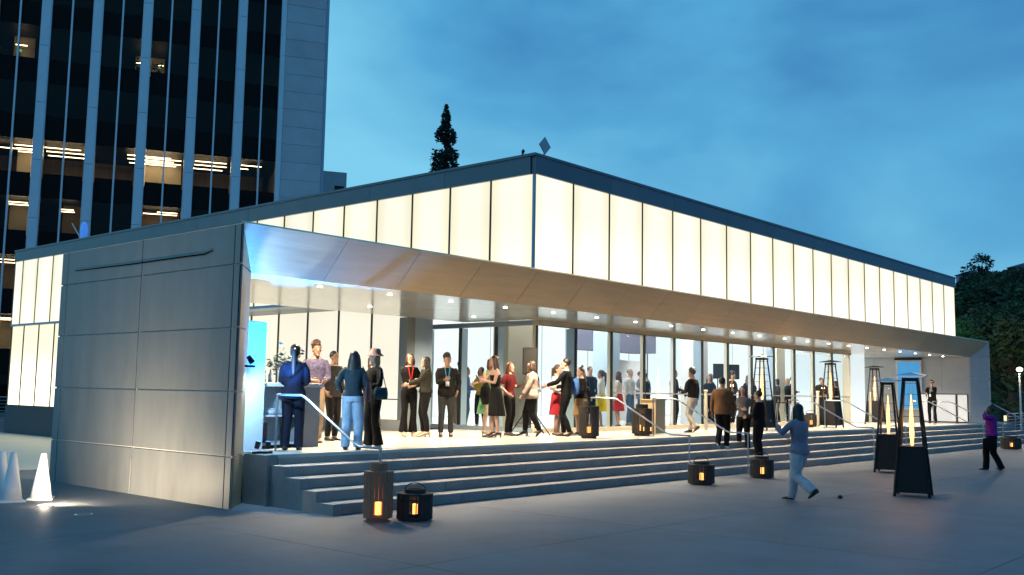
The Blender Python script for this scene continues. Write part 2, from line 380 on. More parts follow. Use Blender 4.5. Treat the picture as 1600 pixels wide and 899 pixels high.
# downlights in the ceiling
bmd = bmesh.new(); bmesh.ops.create_cone(bmd, cap_ends=True, segments=16, radius1=.042, radius2=.042, depth=.012); med = bpy.data.meshes.new('downlight'); bmd.to_mesh(med); bmd.free(); med.materials.append(LAMPW)
bmd = bmesh.new()
for a in range(20):
    t0, t1 = 2*PI*a/20, 2*PI*(a+1)/20
    q = [bmd.verts.new((r*math.cos(t), r*math.sin(t), z)) for t in (t0, t1) for r, z in ((.044, -.006), (.06, -.006))]
    bmd.faces.new((q[0], q[1], q[3], q[2]))
met = bpy.data.meshes.new('trim_ring'); bmd.to_mesh(met); bmd.free(); met.materials.append(ALU)
dl = [10.81+1.63*i for i in range(21)]
for i, x in enumerate(dl):
    for j, yd in enumerate((13.95, 16.4)):
        if j and (x > 18.3 or i % 2): continue
        o = bpy.data.objects.new('downlight', med); COL.objects.link(o); o.parent = pav; o.location = Vector((x, yd, ZS-.004))-wloc(pav)
        o2 = bpy.data.objects.new('trim_ring', met); COL.objects.link(o2); o2.parent = o
        if i % 2 == 0 and x < 42: lamp('downlight_lamp', 'SPOT', (x, yd, ZS-.03), 900, (1, .81, .56), pav, .05, (x, yd, 0), math.radians(150), .9)
# pier and glazed storefront
box('pier', (XL-.05, 17.92, .75), (XL+.22, 18.2, ZS-.002), mat('pier_dark', (.15, .17, .18), .5, var=.1), pav)
box('pier', (XL+.225, 17.93, .75), (17.45, 18.2, ZS-.003), BLUEG, pav)
box('back_wall', (17.45, 19.6, .75), (18.88, 19.8, 4), BLUEG, pav)
box('back_wall', (17.2, 18.21, .75), (17.44, 19.6, 4), BLUEG, pav)
SX, SY, SE = 18.9, 15.7, 37.95
box('header_beam', (SX-.06, SY-.06, 3.40), (SE, SY+.12, 3.518), CREAM, pav)
box('header_beam', (SX-.061, SY+.125, 3.401), (SX+.12, 19.6, 3.517), BLUEG, pav)
box('header_dark_edge', (SX-.03, SY-.075, 3.385), (SE, SY-.062, 3.40), DARKM, pav)  # dark metal strip along the lower edge of the header
box('sill', (SX-.03, SY-.03, .75), (SE, SY+.10, .86), CREAM, pav)
box('sill', (SX-.031, SY+.105, .75), (SX+.10, 19.6, .859), BLUEG, pav)
n = 0; x = SX; mod = (SE-SX)/12
PBL = mat('pale_blue_fin', (.50, .66, .80), .45); PCR = mat('pale_cream_fin', (.74, .68, .52), .45)
fincols = [PCR, PBL, PCR, PCR, WHITE, PBL, PCR, WHITE, PBL, PCR, PCR, PCR, PCR]
for i in range(12):
    xa, xb = SX+mod*i, SX+mod*(i+1)
    box('glass_pane', (xa+.035, SY+.03, .865), (xb-.035, SY+.045, 3.395), GLASS, pav)
    box('mullion', (xa-.015 if i else xa, SY, .862), (xa+.015, SY+.07, 3.398), DARKM, pav)
    box('glazing_fin', (xa-.02 if i else xa+.0, SY+.075, .865), (xa+.02, SY+(.34 if i in (1, 5, 8) else .17), 3.395), fincols[i], pav)
    if i not in (0, 1): box('push_rail', (xa+.035, SY-.005, 1.745), (xb-.035, SY+.022, 1.785), ALU, pav)
box('mullion', (SE-.03, SY+.001, .862), (SE+.03, SY+.30, 3.397), CREAM, pav)
for i in range(3):
    ya, yb = SY+.13+1.28*i, SY+.13+1.28*(i+1)
    box('glass_pane', (SX+.03, ya+.03, .865), (SX+.045, yb-.03, 3.395), GLASS, pav)
    box('mullion', (SX, yb-.03, .862), (SX+.07, yb+.03, 3.397), DARKM, pav)
    box('glazing_fin', (SX+.075, yb-.02, .865), (SX+.30, yb+.02, 3.395), PBL, pav)
# interior room
INF = mat('interior_terrazzo', (.6, .58, .54), .2, var=.05)
box('interior_floor', (SX+.1, SY+.11, .752), (40.2, 27, .772), INF, pav)
box('interior_ceiling', (SX+.1, SY+.27, 5.95), (40.2, 27, 6.02), WHITE, pav)
box('upper_wall', (SX+.0, SY+.20, 3.56), (40.2, SY+.26, 5.94), WHITE, pav)
x = SX+.6; k = 0
while x < 40:
    xe = min(x+1.6, 40.2)
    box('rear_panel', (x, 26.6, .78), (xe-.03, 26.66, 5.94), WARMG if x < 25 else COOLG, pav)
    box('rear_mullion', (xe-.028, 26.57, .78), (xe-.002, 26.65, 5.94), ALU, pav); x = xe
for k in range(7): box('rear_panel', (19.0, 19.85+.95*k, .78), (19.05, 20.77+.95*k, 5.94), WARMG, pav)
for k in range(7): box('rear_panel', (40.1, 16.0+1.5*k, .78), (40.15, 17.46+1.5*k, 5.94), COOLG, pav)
for (xa, xb, m) in ((20.3, 21.4, PCR), (24.9, 25.55, PBL), (30.0, 30.9, WHITE), (36.2, 36.9, PCR)):
    box('column', (xa, 17.9, .775), (xb, 18.45, 5.945), m, pav)
box('ceiling_bulkhead', (27.6, 20.5, 3.25), (31.6, 21.5, 5.94), mat('violet_grey_paint', (.11, .115, .17), .6), pav)
box('partition', (30.2, 21.6, .775), (32.4, 21.75, 3.0), WHITE, pav)
for i in range(6):
    for yq in (17.4, 20.0, 23.5):
        o = box('light_panel', (20.4+3.1*i, yq, 5.90), (21.6+3.1*i, yq+.5, 5.945), mat('interior_lamp', (1, 1, 1), .3, emit=(.95, .97, 1), es=70), pav)
# translucent wall closing the east bay
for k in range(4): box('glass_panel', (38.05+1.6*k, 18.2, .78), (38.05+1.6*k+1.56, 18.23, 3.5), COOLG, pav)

# ------------------------------------------------------------------ wall details
bm = bmesh.new()
loft(bm, [(8.275, 17.81, 3.80), (8.275, 16.9, 3.79), (8.275, 15.81, 3.775), (8.275, 14.2, 3.775), (8.275, 13.56, 3.77), (8.275, 13.32, 3.81)], [.007, .009, .010, .011, .011, .007], 6)
tag(fin_bm(bm, 'black_strip', mat('strip_matte_black', (.004, .004, .004), .95, spec=.02)), 'thin black strip running across the upper part of the big blank side wall', 'cable')  # thin black strip for the scribbled dark line on the wall
def ground_light(x, y, lit, label):
    t = empty('ground_light', (x, y, 0), label=label, cat='ground light', group='round lights set in the plaza beside the wall')
    bm = bmesh.new(); bmesh.ops.create_cone(bm, cap_ends=True, segments=24, radius1=.115, radius2=.11, depth=.01, matrix=Matrix.Translation((0, 0, .005))); fin_bm(bm, 'trim_ring', ALU, t, True)
    bm = bmesh.new(); bmesh.ops.create_cone(bm, cap_ends=True, segments=24, radius1=.095, radius2=.09, depth=.008, matrix=Matrix.Translation((0, 0, .010))); fin_bm(bm, 'lens', mat('uplight_lens', (1, 1, 1), .3, emit=(1, .82, .50), es=3.0) if lit else mat('dark_lens', (.05, .06, .07), .15), t, True)
    if lit:
        l = lamp('uplight_lamp', 'SPOT', (x, y, .05), 560, (1, .80, .54), t, .05, (8.29, y+.45, .85), math.radians(152), 1.0); lamp('uplight_spill', 'POINT', (x, y, .10), 5, (1, .82, .6), t, .05)
ground_light(6.57, 14.64, True, 'glowing round light set in the plaza in front of the white cones')
ground_light(6.54, 13.38, False, 'dark unlit round light set in the plaza beside the side wall')

# ------------------------------------------------------------------ office tower behind
tw = empty('office_tower', (40.796, 57.70, 0), math.radians(-28.5), label='tall dark glass office tower with pale vertical fins and a few lit floors', cat='building')
FIN = mat('tower_fin_metal', (.66, .68, .70), .35, metal=.45, var=.07, vscale=.5)
STONE = mat('tower_stone', (.58, .58, .58), .55, var=.08, vscale=.8, rnd=.05)
TGL = clear_glass('tower_glass', (.72, .68, .60), .03)
SPAN = mat('tower_spandrel', (.012, .011, .010), .3, var=.2, vscale=.3, spec=.06)
def mesh_once(fn, name, m):
    bm = bmesh.new(); fn(bm); me = bpy.data.meshes.new(name); bm.to_mesh(me); bm.free(); me.materials.append(m); return me
def place(name, me, parent, loc, **k):
    o = bpy.data.objects.new(name, me); COL.objects.link(o); o.parent = parent; o.location = loc; return o
ZF0, FH, NF = -1.47, 3.8, 12      # floor line of the lowest storey, storey height
def finshape(bm):
    addbox(bm, (-.30, -.42, .012), (.22, .2, FH-.012)); addbox(bm, (.221, -.36, .0), (.29, .19, FH)); addbox(bm, (-.345, -.30, .0), (-.301, .19, FH))
me_f = mesh_once(finshape, 'fin', FIN)
me_m = mesh_once(lambda bm: addbox(bm, (-.055, -.16, 0), (.055, .2, FH-.004)), 'mullion', FIN)
me_v = mesh_once(lambda bm: addbox(bm, (.06, .10, 0), (1.2, .115, 2.18)), 'window_pane', TGL)
me_s = mesh_once(lambda bm: addbox(bm, (.06, .09, 0), (1.2, .13, 1.60)), 'spandrel', SPAN)
NB = 9
for f in range(NF):
    zf = ZF0+FH*f
    for b in range(NB):
        cx = -2.94-3.1*b
        place('fin', me_f, tw, (cx, 0, zf+2.4)); 
        place('mullion', me_m, tw, (cx+1.5, 0, zf+2.4))
        for dx in (.30, 1.5):
            place('window_pane', me_v, tw, (cx+dx-.02, 0, zf+1.62)); place('spandrel', me_s, tw, (cx+dx-.02, 0, zf+.01))
    box('floor_plate', (-32, .14, zf+.1), (2.9, 9, zf+1.3), BLACK, tw, True)
    for p in range(3):
        za = zf+p*FH/3; box('stone_panel', (.06, -.30, za+.012), (2.84, -.27, za+FH/3-.012), STONE, tw, True, bevel=.006)
    box('corner_trim', (-.30, -.33, zf), (.045, .2, zf+FH-.01), FIN, tw, True)
H0, H1 = ZF0, ZF0+FH*NF
box('stone_core', (.05, -.262, H0), (2.95, 20, H1), STONE, tw, True)
box('corner_trim', (2.86, -.32, H0), (3.05, .6, H1), BLUEG, tw, True)
box('rear_wall', (-32, 9.1, H0), (.04, 20, H1), mat('tower_inner_dark', (.03, .028, .025), .8, var=.3), tw, True)
WOODW = mat('office_wood_wall', (.28, .21, .12), .6, var=.25, vscale=1.5, stretch=(3, 3, .1))
PALEW = mat('office_pale_wall', (.75, .66, .50), .7)
def office(x0, x1, f, depth, m, strips, es=1.0):
    zf = ZF0+FH*f+1.3
    box('office_wall', (x0, depth, zf), (x1, depth+.1, zf+2.6), m, tw, True)
    for (sx0, sx1, sy, dz) in strips: box('strip_light', (sx0, sy, zf+2.28-dz), (sx1, sy+.09, zf+2.31-dz), STRIP, tw, True)
office(-20, -.4, 4, 6.5, WOODW, [(-15.1, -12.9, 1.2, 0), (-15.1, -12.7, 2.4, 0), (-15.1, -12.4, 3.7, 0), (-10.0, -7.2, 1.2, 0), (-10.0, -7.0, 2.4, 0), (-9.9, -6.8, 3.7, 0), (-5.6, -3.5, 1.2, 0), (-5.6, -3.4, 2.4, 0), (-5.6, -3.6, 3.7, 0), (-2.5, -1.1, 1.2, 0), (-2.5, -1.9, 2.4, 0), (-19, -16, 2.4, 0)])
office(-17.0, -15.6, 4, 3.9, PALEW, [(-16.9, -15.7, 1.2, 0), (-16.9, -15.7, 2.2, 0), (-16.9, -15.7, 3.2, 0)])
office(-8.9, -6.4, 4, 4.2, PALEW, [(-8.8, -6.5, 1.6, .02), (-8.8, -6.5, 2.9, .02)])
office(-17.2, -15.8, 3, 3.4, PALEW, [(-17.1, -15.9, 1.2, 0), (-17.1, -15.9, 2.2, 0)])
office(-13.9, -12.6, 3, 3.0, WOODW, [(-13.9, -13.1, 1.0, .3), (-13.9, -13.1, 1.9, .3)])
office(-9.2, -6.4, 3, 3.0, WOODW, [(-7.9, -6.6, 1.1, 0), (-8.8, -6.6, 2.0, 0)])
office(-17.6, -16.3, 6, 3.2, PALEW, [(-17.4, -16.7, 2.4, .5)])
office(-9.9, -7.9, 6, 4.2, PALEW, [(-9.8, -9.4, 3.2, .5), (-8.5, -8.0, 3.2, .5)])
office(-26, -15.6, 1, 5, PALEW, [(-25, -16, 1.2, 0), (-25, -16, 3, 0)])
office(-26, -15.6, 2, 5, WOODW, [(-22, -16.4, 1.2, 0), (-25, -16, 3, 0)])
for x in (-17.3, -8.3): box('exit_sign', (x, 2.9, ZF0+FH*6+2.75), (x+.22, 2.93, ZF0+FH*6+2.95), mat('green_sign', (.1, .6, .2), .4, emit=(.35, 1, .55), es=.5), tw, True)
for x, y, h in ((-17.9, 1.2, 1.0), (-9.7, 1.4, 1.2), (-8.5, 1.5, 1.25)):
    bm = bmesh.new(); loft(bm, [(x, y, ZF0+FH*6+1.3), (x, y, ZF0+FH*6+1.7)], [.15, .2], 8)
    for k in range(26):
        a = random.uniform(0, 6.28); r = random.uniform(.1, .4); ball(bm, (x+r*math.cos(a), y+r*math.sin(a), ZF0+FH*6+1.75+random.uniform(0, h-.3)), (.09, .09, .05), 6)
    fin_bm(bm, 'potted_plant', mat('office_plant', (.03, .05, .025), .7), tw, True)
# small plant room beyond the tower
pr_ = empty('plant_room', (48, 60, 0), math.radians(-28.5), label='small grey concrete block just right of the tower foot, above the canopy roof', cat='building')
box('wall', (-4, 0, 0), (.55, 5, 18.4), mat('plant_wall', (.45, .47, .48), .6, var=.1), pr_, True)
for k in range(4): box('louvre', (-.35, -.05, 15.2+.6*k), (.35, -.002, 15.5+.6*k), BLACK, pr_, True)
# roof-top pieces
t = empty('roof_antenna', (19.4, 16.0, ZR-.02), label='pale diamond shaped plate on a short pole standing on the roof corner', cat='antenna')
bm = bmesh.new(); loft(bm, [(0, 0, 0), (0, 0, 1.35)], [.022, .02], 8); fin_bm(bm, 'pole', ALU, t, True)
o = box('plate', (-.17, -.015, -.17), (.17, .015, .17), mat('plate_paint', (.5, .5, .52), .5, var=.05), t, True, bevel=.012); o.location = (0, -.03, 1.55); o.rotation_euler = (0, math.radians(45), 0)
t = empty('roof_floodlight', (15.4, 32.7, ZR-.05), label='small blue-lit floodlight with a slanted stay on the far left roof edge', cat='floodlight')
bm = bmesh.new(); loft(bm, [(0, 0, 0), (0, 0, .55)], [.03, .03], 6); loft(bm, [(0, .9, .75), (0, .05, .05)], [.02, .02], 6); fin_bm(bm, 'stand', ALU, t, True)
bm = bmesh.new(); loft(bm, [(0, 0, .15), (0, 0, .4), (0, 0, .62), (0, 0, .72)], [.10, .13, .10, .04], 10); fin_bm(bm, 'lamp_head', mat('blue_glow', (.1, .3, .8), .4, emit=(.08, .3, .9), es=.5), t, True)

# ------------------------------------------------------------------ trees
LEAFD = mat('conifer_needles', (.02, .038, .028), .8, var=.4, vscale=2)
LEAF = mat('leaf_dark', (.030, .065, .024), .75, var=.5, vscale=.6, rnd=.3)
LEAFL = mat('leaf_lit_green', (.13, .24, .05), .7, var=.5, vscale=.8, rnd=.2)  # street-lamp light on the foliage is put into this green
BARK = mat('bark', (.06, .045, .035), .9, var=.3)
def leaf_cloud(bm, blobs, n, size):
    for (c, r, w) in blobs:
        for _ in range(int(n*w)):
            while True:
                v = Vector((random.uniform(-1, 1), random.uniform(-1, 1), random.uniform(-1, 1)))
                if .35 < v.length < 1: break
            p = Vector((c[0]+v.x*r[0], c[1]+v.y*r[1], c[2]+v.z*r[2]))
            if noise.noise(p*1.3/max(.5, size*6)) < -.04: continue
            s = size*random.uniform(.6, 1.3); d = Vector((random.gauss(0, 1), random.gauss(0, 1), random.gauss(0, .7))).normalized(); a, b = frame_of(d)
            q = [bm.verts.new(p+a*s*x+b*s*y*.6) for x, y in ((-1, 0), (0, -.8), (1, 0), (0, .8))]; bm.faces.new(q)
def make_broad(nm, H, Wd, n, size, m, seed, **k):
    random.seed(seed); t = empty(nm, (0, 0, 0), **k)
    bm = bmesh.new(); loft(bm, [(0, 0, -1), (.1, 0, H*.3), (0, .1, H*.6), (.1, 0, H*.85)], [H*.03, H*.022, H*.014, H*.005], 8)
    blobs = []
    for i in range(15):
        a = random.uniform(0, 6.28); r = Wd*random.uniform(.1, .75); z = H*random.uniform(.3, .93); r *= (1.15-z/H*.8)
        c = (r*math.cos(a), r*math.sin(a), z); blobs.append((c, (Wd*random.uniform(.25, .42),)*2+(H*random.uniform(.09, .16),), random.uniform(.7, 1.2)))
        loft(bm, [(0, 0, max(.2*H, z-H*.22)), (c[0]*.6, c[1]*.6, z-H*.05), c], [H*.011, H*.007, H*.002], 5)
    fin_bm(bm, 'trunk', BARK, t, True)
    bm = bmesh.new(); leaf_cloud(bm, blobs, n, size); fin_bm(bm, 'crown', m, t, True); return t
def place_tree(src, first, x, y, z, s, rz, label, grp):
    o = src if first else copy_tree(src)
    o.location = (x, y, z); o.scale = (s, s, s); o.rotation_euler = (0, 0, rz); o['label'] = label; o['category'] = 'tree'; o['group'] = grp; return o
# tall conifer behind the roof
def conifer(nm, tiers, base, H, loc, **k):
    t = empty(nm, loc, **k); bm = bmesh.new(); loft(bm, [(0, 0, 0), (0, 0, H*.6), (0, 0, H*.985)], [.35, .2, .03], 8); fin_bm(bm, 'trunk', BARK, t, True)
    bm = bmesh.new()
    for (z0, z1, r0, r1, n) in tiers:
        for _ in range(n):
            u = random.random(); z = z0+(z1-z0)*u; r = (r0+(r1-r0)*u)*math.sqrt(random.random())*random.uniform(.8, 1.12); a = random.uniform(0, 6.28)
            p = Vector((r*math.cos(a), r*math.sin(a), z-r*.25))
            if noise.noise(p*1.1) < -.22: continue
            s = random.uniform(.10, .22); d = Vector((random.gauss(0, 1), random.gauss(0, 1), random.gauss(0, 1))).normalized(); f1, f2 = frame_of(d)
            bm.faces.new([bm.verts.new(p+f1*s*x+f2*s*.6*y) for x, y in ((-1, 0), (0, -.8), (1, 0), (0, .8))])
    fin_bm(bm, 'crown', LEAFD, t, True); return t
random.seed(11)
conifer('conifer_tree', [(8, 21.5, 2.6, 1.25, 3500), (20.3, 22.6, 1.35, 1.1, 1900), (22.6, 23.2, .9, .25, 260), (23.15, 24.1, .9, .95, 700), (24.0, 24.9, .95, .3, 650), (24.9, 25.5, .45, .4, 200), (25.4, 26.4, .45, .03, 160)], 0, 26.4, (59.4, 60, 0), label='tall dark narrow conifer rising behind the roof ridge against the sky', cat='tree')
conifer('conifer_tree', [(12, 24.4, 3, .1, 2600)], 0, 24.4, (69.7, 60, 0), label='tip of a dark conifer just peeping over the roof corner', cat='tree')
# hill with trees and houses at right
bm = bmesh.new()
NXh, NYh = 45, 34; g = []
for i in range(NXh):
    row = []
    for j in range(NYh):
        x = 72+ i*8; y = -40 + j*6.5
        d = max(0, (x-86))/75; hgt = 15*min(1, d)**1.1*min(1, max(0, (y+40)/30)) + .10*max(0, x-161) + 1.6*noise.noise(Vector((x*.05, y*.05, 0)))
        row.append(bm.verts.new((x, y, hgt-.6)))
    g.append(row)
for i in range(NXh-1):
    for j in range(NYh-1): bm.faces.new((g[i][j], g[i+1][j], g[i+1][j+1], g[i][j+1]))
tag(fin_bm(bm, 'hillside', mat('hill_scrub', (.02, .032, .016), .95, var=.4, vscale=.3), smooth=True), kind='structure')
GT = 'trees on the dark hillside at the right'
tA = make_broad('broad_tree', 11, 5.2, 720, .22, LEAF, 21); tB = make_broad('broad_tree', 9, 4.6, 680, .20, LEAFL, 33); tC = make_broad('broad_tree', 12, 3.6, 640, .20, LEAFD, 45)
random.seed(5)
first = {id(tA): True, id(tB): True, id(tC): True}
TL = []
def hill_h(x, y): return 15*min(1, max(0, (x-86))/75)**1.1 + .10*max(0, x-161)
# (source, bearing slope y/x, distance x, extra scale)
spec = [(tA, .262, 62, .75, 'near dark broad tree right of the pavilion end wall'), (tB, .300, 66, .78, 'yellow-green lit tree directly behind the pavilion corner at the right'),
        (tA, .240, 74, .85, 'dark broad tree at the right photo edge behind the street lamp'), (tB, .286, 76, .95, 'leafy green tree in the middle of the right hand tree mass'),
        (tA, .270, 88, 1.1, 'big dark tree filling the slope above the street lamp'), (tA, .246, 96, 1.15, 'dark tree at the photo edge half way up the slope'),
        (tA, .296, 100, 1.05, 'dark tree on the slope left of the others, close to the roof end'), (tB, .258, 108, 1.05, 'dim green tree half way up the slope below the houses'),
        (tC, .283, 132, 1.0, 'slim dark tree standing highest against the sky between the houses'), (tA, .275, 118, 1.0, 'rounded dark tree just below the middle hillside house'),
        (tA, .255, 124, .95, 'rounded dark tree just below the right hillside house'), (tA, .291, 122, .8, 'small dark tree under the left hillside house'),
        (tC, .268, 140, .72, 'narrow dark tree between middle and right hillside houses'), (tA, .238, 128, .95, 'dark tree at the skyline on the photo edge'),
        (tC, .290, 150, .42, 'tiny slim dark tree at the left end of the hill skyline'), (tC, .262, 150, .5, 'small slim dark tree left of the right hilltop house'), (tC, .249, 150, .62, 'slim dark tree in front of the long hilltop house'), (tC, .279, 146, .70, 'narrow dark tree touching the middle hillside house'), (tA, .220, 80, 1.1, 'large dark tree outside the right edge'), (tA, .318, 98, .9, 'dark tree mostly hidden by the glass band end')]
for src, sl, x, s, lab in spec:
    y = sl*x; place_tree(src, first[id(src)], x, y, hill_h(x, y)-.8, s, random.uniform(0, 6), lab, GT); first[id(src)] = False
HW = mat('house_wall', (.40, .42, .46), .7, var=.06); HR = mat('house_roof', (.045, .05, .06), .7, var=.2)
def house(x, y, z, w, d, h, rz, label, hip=True):
    t = empty('hillside_house', (x, y, z), rz, label=label, cat='house', group='houses along the top of the hill')
    box('wall', (-w/2, -d/2, -8), (w/2, d/2, h), HW, t, True)
    bm = bmesh.new(); e_ = .6
    lo = [bm.verts.new(p) for p in ((-w/2-e_, -d/2-e_, h-.1), (w/2+e_, -d/2-e_, h-.1), (w/2+e_, d/2+e_, h-.1), (-w/2-e_, d/2+e_, h-.1))]
    hi = [bm.verts.new(p) for p in ((-w/4, 0, h+1.8), (w/4, 0, h+1.8))]
    bm.faces.new(lo[::-1]); bm.faces.new((lo[0], lo[1], hi[1], hi[0])); bm.faces.new((lo[2], lo[3], hi[0], hi[1])); bm.faces.new((lo[1], lo[2], hi[1])); bm.faces.new((lo[3], lo[0], hi[0]))
    fin_bm(bm, 'roof', HR, t, True)
    for k in range(3):
        xx = -w/2+w*(k+.5)/3; f = box('window', (xx-.5, -d/2-.06, h-1.9), (xx+.5, -d/2-.002, h-.6), mat('house_window', (.03, .05, .08), .1), t, True)
    for k in range(3):
        yy = -d/2+d*(k+.5)/3; f = box('window', (-w/2-.06, yy-.5, h-1.9), (-w/2-.002, yy+.5, h-.6), mat('house_window', (.03, .05, .08), .1), t, True)
house(388, 113.5, 43.0, 10, 9, 4.2, .1, 'dim house with dark roof partly behind the glass band end, leftmost on the hill')
house(388, 103.6, 41.2, 8, 8, 3.8, .3, 'grey house with dark hipped roof in the middle of the hilltop')
house(388, 94.0, 43.6, 12, 10, 5.2, -.1, 'long pale house with overhanging dark roof at the right hilltop')

# ------------------------------------------------------------------ plaza furniture
def street_lamp(x, y, h, label, en=500):
    t = empty('street_lamp', (x, y, 0), label=label, cat='street lamp')
    bm = bmesh.new(); loft(bm, [(0, 0, 0), (0, 0, h-.2)], [.06, .045], 10); fin_bm(bm, 'pole', ALU, t, True)
    bm = bmesh.new(); ball(bm, (0, 0, h), (.15, .15, .11), 12); fin_bm(bm, 'lamp_globe', mat('lamp_globe', (1, 1, 1), .3, emit=(1, .93, .75), es=14), t, True)
    lamp('lamp_light', 'POINT', (x-.2, y+.12, h), en, (1, .74, .44), t, .15)
street_lamp(55.19, 14.0, 3.3, 'lit globe street lamp on a thin pole before the dark trees')
def rail(x, label, yt=13.37, yb=10.86):
    t = empty('handrail', (x, 12.0, 0), label=label, cat='handrail', group='steel handrails down the steps')
    bm = bmesh.new(); r = .018
    loft(bm, [(x, yt, .75), (x, yt, 1.63)], [r, r], 8); fin_bm(bm, 'post', RAILM, t)
    bm = bmesh.new(); loft(bm, [(x, yb, 0), (x, yb, .90)], [r, r], 8); fin_bm(bm, 'post', RAILM, t)
    bm = bmesh.new(); loft(bm, [(x, yt+.02, 1.64), (x, yt-.1, 1.64), (x, 12.75, 1.64), (x, 12.66, 1.61), (x, 11.42, .945), (x, 11.33, .915), (x, yb-.02, .91)], [(.019, .019)]*7, 8, hint=Vector((1, 0, 0))); fin_bm(bm, 'grab_bar', RAILM, t, smooth=True)
for x, lab in ((9.6, 'handrail at the left end of the steps by the bar, behind the tan lantern'), (18.0, 'handrail left of the pale wooden plinth, ending near the single black lantern'),
               (20.5, 'handrail right of the pale wooden plinth, ending by the woman in black'), (27.8, 'handrail ending behind the left one of the two plaza heaters'),
               (30.3, 'handrail starting at the plaza-side foot of the second terrace heater'), (37.9, 'handrail passing in front of the man in the black polo shirt'),
               (40.3, 'handrail in front of the white screen panels'), (45.3, 'handrail at the far right end of the steps by the woman in purple')): rail(x, lab)
def heater(x, y, z, rz, label, blue=False, en=130):
    t = empty('patio_heater', (x, y, z), rz, label=label, cat='patio heater', group='pyramid patio heaters with a tall flame')
    bw, tw_, H = .29, .115, 2.12
    def wd(h): return bw+(tw_-bw)*h/H
    for sx in (-1, 1):
        for sy in (-1, 1):
            bm = bmesh.new(); loft(bm, [(sx*wd(0), sy*wd(0), 0), (sx*wd(H), sy*wd(H), H)], [.027, .022], 4); fin_bm(bm, 'leg', BLACK, t, True)
    for (dx, dy) in ((1, 0), (-1, 0), (0, 1), (0, -1)):   # sloping cabinet sheets
        a, b = .07, .86; w0, w1 = wd(a)-.012, wd(b)-.012; bm = bmesh.new()
        P = [Vector((dx*w0 - dy*w0, dy*w0+dx*w0, a)), Vector((dx*w0+dy*w0, dy*w0-dx*w0, a)), Vector((dx*w1+dy*w1, dy*w1-dx*w1, b)), Vector((dx*w1-dy*w1, dy*w1+dx*w1, b))]
        inn = [p-Vector((dx, dy, 0))*.012 for p in P]
        v = [bm.verts.new(p) for p in P+inn]
        for f in ((0, 1, 2, 3), (7, 6, 5, 4), (0, 4, 5, 1), (1, 5, 6, 2), (2, 6, 7, 3), (3, 7, 4, 0)): bm.faces.new([v[i] for i in f])
        bmesh.ops.recalc_face_normals(bm, faces=bm.faces); pn = fin_bm(bm, 'cabinet_panel', BLACK, t, True)
    for (dx, dy) in ((1, 0), (0, -1)):
        w0 = wd(.3)+.002; o = box('label_plate', (-.03, -.004, -.02), (.03, .004, .02), ALU, t, True); o.location = (dx*w0, dy*w0, .28); o.rotation_euler = (0, 0, PI/2 if dx else 0)
    box('burner_plate', (-wd(.87), -wd(.87), .865), (wd(.87), wd(.87), .89), BLACK, t, True)
    bm = bmesh.new()
    for h in [1.02+.2*i for i in range(6)]:
        w = wd(h)
        for s in (-1, 1):
            loft(bm, [(-w, s*w, h), (w, s*w, h)], [.0035]*2, 4); loft(bm, [(s*w, -w, h), (s*w, w, h)], [.0035]*2, 4)
    fin_bm(bm, 'wire_guard', BLACK, t, True)
    bm = bmesh.new(); loft(bm, [(0, 0, .89), (0, 0, 2.08)], [.058, .058], 16, cap=False); fin_bm(bm, 'quartz_tube', QUARTZ, t, True, smooth=True)
    bm = bmesh.new(); loft(bm, [(0, 0, .90), (.004, 0, 1.1), (-.006, .004, 1.35), (.006, 0, 1.6), (0, 0, 1.82)], [.022, .040, .036, .022, .004], 10); fin_bm(bm, 'flame', FLAME, t, True, smooth=True)
    bm = bmesh.new(); addbox(bm, (-.14, -.14, 2.06), (.14, .14, 2.12)); fin_bm(bm, 'collar', BLACK, t, True)
    bm = bmesh.new(); v = [bm.verts.new((sx*.27, sy*.27, 2.17+.012*sx)) for sx, sy in ((-1, -1), (1, -1), (1, 1), (-1, 1))]; c = bm.verts.new((0, 0, 2.225))
    v2 = [bm.verts.new((sx*.27, sy*.27, 2.15+.012*sx)) for sx, sy in ((-1, -1), (1, -1), (1, 1), (-1, 1))]
    for i in range(4): bm.faces.new((v[i], v[(i+1) % 4], c)); bm.faces.new((v[i], v2[i], v2[(i+1) % 4], v[(i+1) % 4]))
    bm.faces.new(v2[::-1]); bmesh.ops.recalc_face_normals(bm, faces=bm.faces)
    fin_bm(bm, 'reflector', mat('polished_reflector', (.75, .76, .78), .12, metal=1) if blue else BLACK, t, True)
    lamp('flame_light', 'POINT', (x, y, z+1.35), en, (1, .52, .2), t, .05).location = (0, 0, 1.35)
heater(18.54, 6.54, 0, .25, 'nearest and tallest looking patio heater, on the plaza', True)
heater(23.94, 8.99, 0, .2, 'patio heater on the plaza just left of and behind the nearest one', True)
heater(27.19, 13.93, .75, 0, 'patio heater on the terrace right behind the pair of women on the steps')
heater(32.01, 13.91, .75, 0, 'patio heater on the terrace behind the walking woman in white trousers')
heater(37.87, 14.71, .75, 0, 'farthest patio heater on the terrace, close to the pale end wall')
